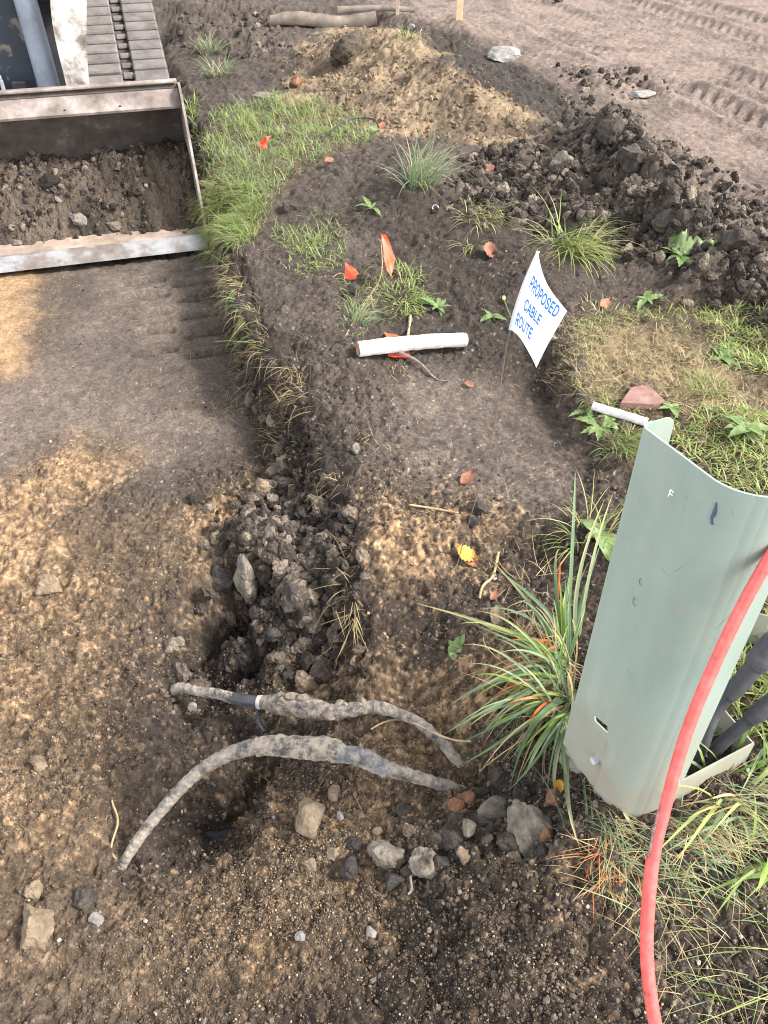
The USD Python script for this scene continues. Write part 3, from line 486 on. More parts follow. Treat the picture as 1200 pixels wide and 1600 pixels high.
_pr = [obj('crumb', rock(900 + k, (1, .85, .75), 2, .6, 7), (CR_DARK, CR_MID, CR_DARK, CR_GREY)[k], bi.GetPrim(), smooth=40).GetPath() for k in range(4)]
bi.CreatePrototypesRel().SetTargets(_pr); bi.CreateProtoIndicesAttr(Vt.IntArray.FromNumpy(_r.choice(4, _n, p=[.4, .32, .26, .02]).astype(np.int32)))
bi.CreatePositionsAttr(Vt.Vec3fArray.FromNumpy((P[_i] + [0, 0, .002]).astype(np.float32))); _s = (.004 + .022 * _r.random(_n) ** 3.2)[:, None] * _r.uniform(.7, 1.2, (_n, 3)); bi.CreateScalesAttr(Vt.Vec3fArray.FromNumpy(_s.astype(np.float32)))
_q4 = _r.normal(size=(_n, 4)); _q4 /= np.linalg.norm(_q4, axis=1)[:, None]; bi.CreateOrientationsAttr(Vt.QuathArray([Gf.Quath(*map(float, a)) for a in _q4]))
for k, (u, s, r_) in enumerate([(-.93, .23, .030), (-1.0, .2, .02), (-.62, .30, .045), (-1.25, .2, .018), (-.9, .17, .016), (-.45, .26, .035), (-.72, .42, .05), (-1.15, .32, .04), (-.3, .36, .05)]):
    j = np.argmin((uu - u) ** 2 + (ss - s) ** 2); pz = prof.ravel()[j] + r_ * .3
    w = LM[:3, :3] @ [u, s, pz] + LM[:3, 3]; m = rock(700 + k, (r_, r_ * .8, r_ * .7), 4, .5, 8); m.apply_translation(w)
    nm = ['largest pale stone low in the bucket soil', 'smaller pale stone left of the largest stone in the bucket', 'brown clod low in the bucket soil right of the pale stones', 'pale pebble near the bucket edge, far left', 'pale pebble lowest in the bucket near its cutting edge', 'brown clod at the right end of the bucket soil', 'broad dark clod high in the middle of the bucket soil', 'brown clod halfway up the left of the bucket soil', 'dark clod in the right corner of the bucket'][k]
    o = obj('stone' if 'stone' in nm or 'pebble' in nm else 'soil_clod', m, R_PALEB if 'pale' in nm else CR_MID if 'brown' in nm else CR_DARK); tag(o, nm, 'stone' if 'pale' in nm else 'soil clod')

# ------------------------------------------------------------------ pale green utility pedestal
PX0, PY0, PYAW = .457, .673, .455; PH, PW, PR, PD = .78, .205, .073, .103
def rotm(yaw, tx, ty):
    cy, sy = math.cos(yaw), math.sin(yaw)
    return np.array([[math.cos(ty), 0, math.sin(ty)], [0, 1, 0], [-math.sin(ty), 0, math.cos(ty)]]) @ np.array([[1, 0, 0], [0, math.cos(tx), -math.sin(tx)], [0, math.sin(tx), math.cos(tx)]]) @ np.array([[cy, -sy, 0], [sy, cy, 0], [0, 0, 1]])
PM = np.eye(4); PM[:3, :3] = rotm(PYAW, -.025, -.011); PM[:3, 3] = [PX0, PY0, 0]
def ped_local(px, py, x=0.0):
    R = PM[:3, :3]; o = R.T @ (EYE - PM[:3, 3]); d = R.T @ ray(px, py); return o + d * ((x - o[0]) / d[0])
GREEN = mat('pale_green_paint', {'t': ('texture_coordinate', {}), 'mp': ('mapping', {'scale': (3, 3, 1.1)}), 'n': ('noise_texture', {'scale': 3.2, 'detail': 6, 'roughness': .6}),
    'r': ('rgb_ramp', {'ramp': [(.25, (.17, .215, .185)), (.48, (.205, .255, .222)), (.62, (.22, .27, .236)), (.8, (.30, .345, .305))]}),
    'n2': ('noise_texture', {'scale': 17, 'detail': 8, 'roughness': .75}), 'r2': ('rgb_ramp', {'ramp': [(.0, (0, 0, 0)), (.54, (0, 0, 0)), (.72, (1, 1, 1))]}), 'w2': ('rgb_to_bw', {}), 'k': ('math', {'math_type': 'multiply', 'value2': .5}),
    'mx': ('mix_color', {'b': (.30, .25, .19)}), 'sx': ('separate_xyz', {}), 'mr': ('map_range', {'from_min': .34, 'from_max': .0, 'to_min': 0, 'to_max': 1.3, 'clamp': True}), 'n3': ('noise_texture', {'scale': 14, 'detail': 5}), 'md': ('math', {'math_type': 'multiply'}),
    'mx2': ('mix_color', {'b': (.23, .19, .14)}), 'p': ('principled_bsdf', {'roughness': .42, 'specular_ior_level': .45}), 'b': ('bump', {'strength': .03, 'distance': .001})},
    [('t.object', 'mp.vector'), ('mp.vector', 'n.vector'), ('n.fac', 'r.fac'), ('t.object', 'n2.vector'), ('n2.fac', 'r2.fac'), ('r2.color', 'w2.color'), ('w2.val', 'k.value1'), ('k.value', 'mx.fac'), ('r.color', 'mx.a'),
     ('t.object', 'sx.vector'), ('sx.z', 'mr.value'), ('t.object', 'n3.vector'), ('mr.result', 'md.value1'), ('n3.fac', 'md.value2'), ('md.value', 'mx2.fac'), ('mx.result', 'mx2.a'), ('mx2.result', 'p.base_color'), ('n.fac', 'b.height'), ('b.normal', 'p.normal')])
GALV = rough_mat('galvanised', [(.3, (.30, .31, .32)), (.7, (.48, .49, .5))], 30, .45, .1, 80, spec=.6)
ped = thing('utility_pedestal', 'pale green open-backed metal utility pedestal standing in the grass at right', 'utility pedestal', M=PM)
from shapely.geometry import LineString, Polygon as SPoly
ta = np.linspace(0, math.pi / 2, 28)
arc = [(PR - PR * math.cos(a), PR - PR * math.sin(a)) for a in ta]
tb = np.linspace(math.pi / 2, 0, 8)
top_l = [(.012 - .012 * math.sin(a), PW - .012 + .012 * math.cos(a)) for a in np.linspace(0, math.pi / 2, 8)]
cov = LineString([(.02, PW)] + top_l + arc + [(PD, 0)]).buffer(.0017, cap_style='flat', join_style='round')
m = trimesh.creation.extrude_polygon(cov, PH + .15, engine='earcut'); m.apply_translation([0, 0, -.15])
cuts = [box(-.02, .004, .098, PW + .01, -.2, .142), trimesh.convex.convex_hull(np.array([[x_, *q_] for x_ in (-.01, .01) for q_ in (ped_local(929, 1117)[1:], ped_local(950, 1134)[1:], ped_local(951, 1146)[1:], ped_local(931, 1127)[1:])]))]
for (px, py, rx, rz) in ((1003, 909, .0045, .007), (994, 940, .006, .009)):
    q = ped_local(px, py); c = trimesh.creation.cylinder(1, .002, sections=20); w = c.vertices * [rz, rx, 1]; c.vertices = np.stack([w[:, 2] - .0012, w[:, 1] + q[1], w[:, 0] + q[2]], 1); c.fix_normals(); cuts.append(c)
m = trimesh.boolean.difference([m] + cuts, engine='manifold')
obj('cover', m, GREEN, ped, smooth=25)
fl = SPoly([(.0195, -.03), (.062, -.03), (.062, PH - .02)] + [(.044 + .018 * math.cos(a), PH - .02 + .018 * math.sin(a)) for a in np.linspace(.1, math.pi / 2, 8)] + [(.0195, PH - .001)])
fm = trimesh.creation.extrude_polygon(fl, .003, engine='earcut'); w = fm.vertices; fm.vertices = np.stack([w[:, 0], PW + .0013 - w[:, 2], w[:, 1]], 1); fm.fix_normals(); obj('side_flange', fm, GREEN, ped, smooth=25)
sl = [ped_local(a, b)[1:] for a, b in ((930, 1117), (952, 1133), (952, 1142), (930, 1126))]
bp = SPoly([(.0975, -.2), (PW, -.2), (PW, .139), (.0975, .139)])
bm = trimesh.creation.extrude_polygon(bp, .003, engine='earcut'); w = bm.vertices; bm.vertices = np.stack([.0040 - w[:, 2], w[:, 0], w[:, 1]], 1); bm.fix_normals(); obj('base_panel', bm, GREEN, ped, smooth=25)
obj('base_panel', trimesh.util.concatenate([prism([(.0, -.08), (.003, -.08), (.003, .075), (.0, .068)], PD - .02, .292), ]).apply_translation([0, .003, 0]), GREEN, ped)
obj('base_panel', prism([(.0065, -.08), (PW + .06, -.08), (PW + .06, .10), (.0065, .072)], .289, .292), GREEN, ped)
obj('base_panel', box(.13, .288, PW + .057, PW + .06, -.08, .10), GREEN, ped)
for (px, py) in ((932, 1186),):
    q = ped_local(px, py); c = trimesh.creation.cylinder(.008, .012, sections=6); w = c.vertices; c.vertices = np.stack([w[:, 2] - .004, w[:, 0] + q[1], w[:, 1] + q[2]], 1); c.fix_normals(); obj('bolt', c, GALV, ped)
d0 = PM[:3, :3].T @ ray(1057, 1222); o0 = PM[:3, :3].T @ (EYE - PM[:3, 3]); q = o0 + d0 * ((-.002 - o0[1]) / d0[1])
c = trimesh.creation.icosphere(2, .007); c.vertices *= [1, .55, 1]; c.apply_translation(q); obj('rivet', c, GALV, ped)
lt = meshkit.text_mesh('F', .012, .0012, True); w = lt.vertices; q = ped_local(1045, 773); lt.vertices = np.stack([-.0018 - w[:, 2], q[1] - w[:, 0], q[2] + w[:, 1]], 1); lt.fix_normals()
obj('raised_letter', lt, mat('bare_letter', {'p': ('principled_bsdf', {'base_color': (.62, .66, .60), 'roughness': .5})}, []), ped)
INK = mat('ink', {'p': ('principled_bsdf', {'base_color': (.05, .06, .10), 'roughness': .6})}, [])
def on_cover(px, py):     # nearest point of the cover's outside along a ray
    d = PM[:3, :3].T @ ray(px, py); best = None
    pr = np.array([(0, PW)] + arc + [(PD, 0)])
    for a, b in zip(pr[:-1], pr[1:]):
        e = b - a; den = d[0] * e[1] - d[1] * e[0]
        if abs(den) < 1e-9: continue
        t = ((a[0] - o0[0]) * e[1] - (a[1] - o0[1]) * e[0]) / den; u = ((a[0] - o0[0]) * d[1] - (a[1] - o0[1]) * d[0]) / den
        if 0 <= u <= 1 and t > 0 and (best is None or t < best[0]): n = np.array([e[1], -e[0]]); n /= np.linalg.norm(n); n = -n if n @ d[:2] > 0 else n; best = (t, n)
    p = o0 + d * best[0]; return p + np.r_[best[1], 0] * .0016
obj('ink_mark', tube([on_cover(a, b) for a, b in ((1121, 784), (1119, 795), (1117, 802), (1113, 809), (1114, 818))], [.0012, .0025, .003, .0018, .0022], 6), INK, ped)
SCR = mat('scratch', {'p': ('principled_bsdf', {'base_color': (.10, .12, .11), 'roughness': .6})}, [])
PALEM = mat('paint_scuff', {'t': ('texture_coordinate', {}), 'n': ('noise_texture', {'scale': 90, 'detail': 4}), 'r': ('rgb_ramp', {'ramp': [(.4, (.225, .275, .24)), (.6, (.29, .34, .30))]}), 'p': ('principled_bsdf', {'roughness': .6})}, [('t.object', 'n.vector'), ('n.fac', 'r.fac'), ('r.color', 'p.base_color')])
for s in (((1088, 780), (1093, 790), (1096, 797)), ((1138, 795), (1146, 797), (1147, 806), (1140, 808)), ((1060, 832), (1064, 815), (1075, 775)), ((969, 900), (975, 870), (985, 835)), ((962, 985), (975, 960), (990, 925)), ((1102, 1030), (1110, 1037)), ((985, 1130), (1010, 1160), (1020, 1175)), ((925, 1010), (950, 1030), (965, 1060)), ((1040, 1180), (1060, 1195), (1064, 1205))):
    obj('scuff', tube([on_cover(a, b) - np.r_[0, 0, 0] for a, b in s], .00055, 4), PALEM, ped)
for s in (((1034, 885), (1048, 902), (1063, 920)), ((981, 1046), (993, 1058)), ((1055, 893), (1068, 884)), ((1117, 981), (1130, 970), (1146, 952)), ((1012, 1172), (1026, 1174))):
    obj('scratch', tube([on_cover(a, b) for a, b in s], .00035, 4), SCR, ped)
# a second green box behind it, and the red duct and black cables
q0, q1, q2 = at_z(1158, 1003, .0), at_z(1250, 1030, .0), at_z(1350, 930, .0)
bk2 = thing('utility_box', 'low pale green metal box end behind the pedestal at the right edge', 'utility box')
def wall(a, b, z0, z1, t=.003):
    a, b = np.array(a[:2]), np.array(b[:2]); L = np.linalg.norm(b - a); e = (b - a) / L; mm = box(0, L, -t, 0, z0, z1, .0008); w = mm.vertices.copy()
    mm.vertices = np.c_[a[0] + w[:, 0] * e[0] - w[:, 1] * e[1], a[1] + w[:, 0] * e[1] + w[:, 1] * e[0], w[:, 2]]; return mm
obj('front_wall', wall(q0, q1, -.03, .105), GREEN, bk2); obj('end_wall', wall(q1 + [.004, 0, 0], q2, -.03, .105), GREEN, bk2)
RED = mat('red_duct_plastic', {'t': ('texture_coordinate', {}), 'n': ('noise_texture', {'scale': 60, 'detail': 5, 'roughness': .7}), 'r': ('rgb_ramp', {'ramp': [(.0, (.10, .04, .035)), (.30, (.18, .05, .04)), (.36, (.40, .07, .06)), (.5, (.50, .085, .075)), (.7, (.58, .125, .11))]}), 'p': ('principled_bsdf', {'roughness': .42, 'specular_ior_level': .4, 'subsurface_weight': .05})},
    [('t.object', 'n.vector'), ('n.fac', 'r.fac'), ('r.color', 'p.base_color')])
duct = thing('red_duct', 'bright red plastic duct curving up in front of the green pedestal', 'duct')
dp = [(1030, 1750, 1.06), (1024, 1600, 1.06), (1011, 1500, 1.06), (1014, 1400, 1.06), (1022, 1330, 1.06), (1040, 1255, 1.06), (1070, 1150, 1.05), (1110, 1050, 1.035), (1160, 945, 1.015), (1215, 850, 1.0), (1300, 740, 1.03), (1400, 660, 1.15), (1480, 700, 1.36), (1480, 850, 1.45), (1450, 1000, 1.55)]
dpt = np.array([at_d(a, b, c) for a, b, c in dp]); dpt[0] = [dpt[1][0], dpt[1][1] - .03, -.15]
sp_ = spline(dpt, 170); kcut = int(np.argmin(np.linalg.norm(sp_ - at_d(1020, 1345, 1.06), axis=1)))
obj('lower_length', tube(sp_[:kcut + 1], .0092, 20), RED, duct); obj('upper_length', tube(sp_[kcut:] + [.0010, 0, 0], .0084, 20), RED, duct)
SCRAPE = rough_mat('scraped_plastic', [(.3, (.07, .055, .055)), (.7, (.3, .22, .21))], 150, .9, .8, 300)
obj('scraped_patch', tube(sp_[kcut:kcut + 7] + [-.0074, -.002, .002], [.0008, .0022, .002, .0022, .0018, .0014, .0006], 8, lump=.0008, freq=200), SCRAPE, duct)
BLACK_C = rough_mat('black_cable_jacket', [(.3, (.022, .022, .026)), (.6, (.045, .045, .05)), (.8, (.10, .095, .09))], 18, .6, .3, 90, spec=.4)
for lab, ps, sl0 in (('upper of two thick black cables rising from the pedestal base at right', [(1078, 1200, 1.53, .0125), (1095, 1172, 1.51, .0125), (1120, 1110, 1.48, .0125), (1150, 1075, 1.46, .013), (1205, 1010, 1.43, .013), (1290, 930, 1.42, .013), (1380, 900, 1.5, .013)], (1140, 1086, 1205, 1010)),
                     ('lower black cable with heavy jacket leaning out over the pedestal base rim', [(1105, 1195, 1.52, .0125), (1130, 1160, 1.50, .0125), (1165, 1130, 1.47, .0125), (1205, 1098, 1.45, .013), (1290, 1040, 1.45, .013), (1380, 1010, 1.5, .013)], (1168, 1127, 1260, 1060))):
    t_ = thing('black_cable', lab, 'cable'); w = np.array([[*at_d(a, b, c), r] for a, b, c, r in ps]); s_ = spline(w, 60); obj('jacket', tube(s_[:, :3], s_[:, 3], 16), BLACK_C, t_)
    a, b = at_d(sl0[0], sl0[1], 1.46), at_d(sl0[2], sl0[3], 1.43); ka, kb = (int(np.argmin(np.linalg.norm(s_[:, :3] - z, axis=1))) for z in (a, b)); n_ = kb - ka
    rr_ = np.full(n_ + 6, .0175); rr_[:2] = .0155; obj('sleeve', tube(s_[ka:kb + 6, :3], rr_[:len(s_[ka:kb + 6])], 16), BLACK_C, t_)
    mid_ = s_[ka + int(n_ * .62):ka + int(n_ * .62) + 8]; obj('sleeve_clamp', tube(mid_[:, :3], np.array([.019, .023, .0235, .0235, .0235, .0235, .023, .019])[:len(mid_)], 12), BLACK_C, t_)

# ------------------------------------------------------------------ the two dug-out cables
DUSTY = mat('dusty_cable', {'t': ('texture_coordinate', {}), 'n': ('noise_texture', {'scale': 38, 'detail': 7, 'roughness': .7}), 'r': ('rgb_ramp', {'ramp': [(.36, (.055, .05, .047)), (.46, (.15, .133, .118)), (.55, (.235, .203, .168)), (.74, (.37, .31, .245))]}),
    'n2': ('noise_texture', {'scale': 120, 'detail': 6}), 'b': ('bump', {'strength': .9, 'distance': .006}), 'p': ('principled_bsdf', {'roughness': .8, 'specular_ior_level': .3})},
    [('t.object', 'n.vector'), ('n.fac', 'r.fac'), ('r.color', 'p.base_color'), ('t.object', 'n2.vector'), ('n2.fac', 'b.height'), ('b.normal', 'p.normal')])
DUSTY2 = mat('dusty_splice', {'t': ('texture_coordinate', {}), 'n': ('noise_texture', {'scale': 42, 'detail': 7, 'roughness': .75}), 'r': ('rgb_ramp', {'ramp': [(.38, (.035, .032, .03)), (.48, (.10, .088, .078)), (.56, (.19, .16, .13)), (.75, (.31, .255, .195))]}),
    'n2': ('noise_texture', {'scale': 110, 'detail': 4}), 'b': ('bump', {'strength': .6, 'distance': .005}), 'p': ('principled_bsdf', {'roughness': .75, 'specular_ior_level': .35})},
    [('t.object', 'n.vector'), ('n.fac', 'r.fac'), ('r.color', 'p.base_color'), ('t.object', 'n2.vector'), ('n2.fac', 'b.height'), ('b.normal', 'p.normal')])
TAPE = rough_mat('black_tape', [(.3, (.018, .019, .023)), (.7, (.04, .042, .05))], 60, .4, .4, 60, spec=.5)
MUD = rough_mat('dried_mud', [(.3, (.09, .073, .058)), (.7, (.21, .175, .14))], 40, .95, .8, 120)
PALE = rough_mat('pale_band', [(.3, (.2, .18, .165)), (.7, (.42, .39, .36))], 60, .6, .2, 80)
up = np.array([[*at_z(a, b, z), r] for a, b, z, r in [(268, 1092, -.36, .013), (282, 1074, -.305, .0125), (305, 1079, -.285, .0118), (335, 1083, -.27, .0125), (365, 1091, -.255, .0135), (405, 1097, -.24, .015), (440, 1100, -.23, .026), (480, 1106, -.22, .026), (515, 1113, -.21, .020), (560, 1107, -.20, .017), (585, 1105, -.2, .0155), (615, 1112, -.195, .0135), (655, 1130, -.19, .0128), (690, 1160, -.20, .0125), (722, 1198, -.225, .0125), (748, 1232, -.275, .013)]])
lo = np.array([[*at_z(a, b, z), r] for a, b, z, r in [(170, 1392, -.40, .010), (186, 1362, -.345, .0105), (212, 1318, -.30, .0115), (250, 1269, -.25, .0125), (300, 1215, -.20, .0135), (350, 1182, -.17, .0155), (400, 1167, -.155, .0185), (440, 1165, -.15, .0225), (480, 1168, -.15, .024), (520, 1172, -.15, .023), (545, 1180, -.155, .0195), (570, 1186, -.158, .0205), (592, 1197, -.165, .0185), (620, 1206, -.17, .015), (660, 1217, -.185, .0132), (700, 1229, -.215, .0128), (735, 1240, -.255, .0125), (765, 1252, -.31, .012)]])
uc = thing('splice_cable', 'shorter upper dug-out cable with bulky muddy splice and hanging black tape', 'cable')
us_ = spline(up, 220); sx = lambda px: int(np.argmin(np.abs(600 + FPX * us_[:, 0] / ((us_[:, 1] * C_ + (CAM_H - us_[:, 2]) * S_)) - px)))
ks = [0, sx(366), sx(403), sx(408), sx(585), 219]
obj('sheath', tube(us_[:ks[1] + 1, :3], us_[:ks[1] + 1, 3], 18, lump=.004, seed=3, freq=130), DUSTY, uc)
obj('tape_wrap', tube(us_[ks[1] - 1:ks[2] + 1, :3], us_[ks[1] - 1:ks[2] + 1, 3] * 1.08, 18), TAPE, uc)
obj('pale_band', tube(us_[ks[2]:ks[3] + 1, :3], us_[ks[2]:ks[3] + 1, 3] * 1.16, 18), PALE, uc)
obj('splice_body', tube(us_[ks[3]:ks[4] + 1, :3], us_[ks[3]:ks[4] + 1, 3], 22, lump=.006, seed=5, freq=55), DUSTY2, uc)
obj('sheath', tube(us_[ks[4] - 1:, :3], us_[ks[4] - 1:, 3], 18, lump=.0045, seed=7, freq=80), DUSTY, uc)
for k, (px, py, z, s) in enumerate([(455, 1090, -.2, (.02, .013, .010)), (440, 1096, -.2, (.013, .012, .010)), (474, 1090, -.195, (.015, .012, .010)), (530, 1100, -.195, (.017, .012, .009)), (540, 1103, -.192, (.009, .009, .009)), (566, 1095, -.185, (.013, .010, .013)), (515, 1118, -.2, (.02, .014, .012))]):
    m = rock(300 + k, s, 3, .35); m.apply_translation(at_z(px, py, z)); obj('mud_lump', m, MUD, uc, smooth=50)
def ribbon(pts_, wid, side):
    p = spline(np.array(pts_), 14); w = np.asarray(side) * np.asarray(wid)[..., None] if np.ndim(wid) else np.asarray(side) * wid
    th_ = np.array([.0006, -.001, .0004]); return tube(p, np.interp(np.linspace(0, 1, 14), [0, .2, .8, 1], [wid * .6, wid, wid, wid * .5]), 8)
hp = spline(np.array([at_z(402, 1100, -.25), at_z(403, 1118, -.28), at_z(406, 1132, -.30), at_z(413, 1142, -.31)]), 16)
tp = tube(hp, np.interp(np.linspace(0, 1, 16), [0, .3, .8, 1], [.004, .005, .0075, .003]), 8); c0 = hp.mean(0); v = tp.vertices; nrm = np.array([.2, -.8, .55]); nrm /= np.linalg.norm(nrm); dd = (v - np.repeat(hp, 8, 0).tolist().__len__() * 0 - c0) @ nrm
obj('tape_tail', tp, TAPE, uc)
lc = thing('splice_cable', 'longer lower dug-out cable arching over the hole with a taped swelling', 'cable')
ls_ = spline(lo, 260); lx = lambda px: int(np.argmin(np.abs(600 + FPX * ls_[:, 0] / ((ls_[:, 1] * C_ + (CAM_H - ls_[:, 2]) * S_)) - px)))
k1, k2, k3 = lx(405), lx(530), lx(605)
obj('sheath', tube(ls_[:k1 + 1, :3], ls_[:k1 + 1, 3], 18, lump=.0035, seed=13, freq=140), DUSTY, lc)
obj('splice_body', tube(ls_[k1 - 2:k2 + 1, :3], ls_[k1 - 2:k2 + 1, 3] * 1.05, 22, lump=.007, seed=15, freq=60), mat('sandy_splice', {'t': ('texture_coordinate', {}), 'n': ('noise_texture', {'scale': 42, 'detail': 7, 'roughness': .75}), 'r': ('rgb_ramp', {'ramp': [(.37, (.05, .045, .042)), (.45, (.14, .122, .104)), (.53, (.28, .232, .178)), (.75, (.39, .325, .245))]}), 'n2': ('noise_texture', {'scale': 120, 'detail': 5}), 'b': ('bump', {'strength': .7, 'distance': .006}), 'p': ('principled_bsdf', {'roughness': .85})}, [('t.object', 'n.vector'), ('n.fac', 'r.fac'), ('r.color', 'p.base_color'), ('t.object', 'n2.vector'), ('n2.fac', 'b.height'), ('b.normal', 'p.normal')]), lc)
obj('tape_wrap', tube(ls_[k2 - 1:k3 + 1, :3], ls_[k2 - 1:k3 + 1, 3] * (1 + .06 * np.sin(np.arange(k3 - k2 + 2) * 1.2)), 22, lump=.006, seed=17, freq=60), mat('grey_wrap', {'t': ('texture_coordinate', {}), 'n': ('noise_texture', {'scale': 45, 'detail': 7, 'roughness': .7}), 'r': ('rgb_ramp', {'ramp': [(.38, (.06, .06, .064)), (.5, (.15, .145, .14)), (.6, (.26, .228, .188))]}), 'p': ('principled_bsdf', {'roughness': .6})}, [('t.object', 'n.vector'), ('n.fac', 'r.fac'), ('r.color', 'p.base_color')]), lc)
obj('sheath', tube(ls_[k3 - 1:, :3], ls_[k3 - 1:, 3], 18, lump=.0045, seed=19, freq=80), DUSTY, lc)
# torn tape in the hole
q = ground_at(352, 1309); ft = np.linspace(-1, 1, 20); 
v, f = [], []
for k, t in enumerate(ft):
    hw = .011 * (1 - abs(t) ** 3) + .001; z = .012 + .006 * math.sin(t * 4); v += [[t * .05, -hw, z - .004], [t * .05, hw * .2, z + .006], [t * .05, hw, z]]
for k in range(19):
    for a in (0, 1): f += [[3 * k + a, 3 * k + 3 + a, 3 * k + 4 + a], [3 * k + a, 3 * k + 4 + a, 3 * k + 1 + a]]
v = np.array(v); 
tag(obj('tape_scrap', trimesh.Trimesh(v + q, f, process=False), TAPE, smooth=60), 'glossy black torn tape scrap lying at the bottom of the hole', 'tape')
# ------------------------------------------------------------------ rocks and big clods one can point at
R_TANROCK = rough_mat('sandy_rock', [(.3, (.09, .065, .045)), (.5, (.165, .125, .085)), (.75, (.27, .205, .14))], 30, .9, .6, 110, bdist=.014)
R_GREYROCK = rough_mat('grey_clay_rock', [(.3, (.045, .038, .03)), (.48, (.13, .112, .088)), (.75, (.25, .225, .185))], 24, .9, .7, 100, bdist=.014)
R_RUST = rough_mat('rusty_rock', [(.3, (.05, .03, .02)), (.5, (.15, .07, .04)), (.8, (.25, .15, .09))], 26, .9, .6, 110)
R_DARKROCK = rough_mat('dark_clod', [(.3, (.024, .02, .018)), (.55, (.06, .05, .042)), (.8, (.12, .1, .082))], 26, .95, .8, 110, bdist=.014)
R_BLACK_ = rough_mat('black_clod', [(.3, (.016, .014, .013)), (.7, (.045, .038, .033))], 26, .8, .7, 110)
R_PALE = rough_mat('pale_stone', [(.3, (.12, .112, .105)), (.7, (.265, .25, .235))], 30, .8, .6, 110, bdist=.008)
R_PINK = rough_mat('red_paver', [(.3, (.13, .07, .058)), (.6, (.20, .115, .098)), (.8, (.28, .21, .18))], 18, .85, .3, 120)
def boulder(px, py, w, h, m, label, cat='stone', seed=None, deep=.35, rough=.25, cuts=5, name=None, dep=None):
    """w, h: width and seen height in picture pixels"""
    p = ground_at(px, py + h * .25); d = p[1] * C_ + (CAM_H - p[2]) * S_; s = d / FPX
    a, b, c = w / 2 * s, max(h, w * .8) / 2 * s * (dep or 1), h / 2 * s * 1.05
    o = rock(seed if seed is not None else int(px * 7 + py), (a, b, c), 3 if w < 24 else 4, .55 if cat == 'soil clod' else .3, 9 if cat == 'soil clod' else 5)
    o.apply_transform(trimesh.transformations.rotation_matrix(((px * 13 + py) % 100 - 50) / 100., [0, 0, 1])); o.apply_translation([p[0], p[1], p[2] + c * (1 - 2 * deep) * .9])
    tag(obj(name or ('soil_clod' if cat == 'soil clod' else 'stone'), o, m, smooth=40), label, cat); return p
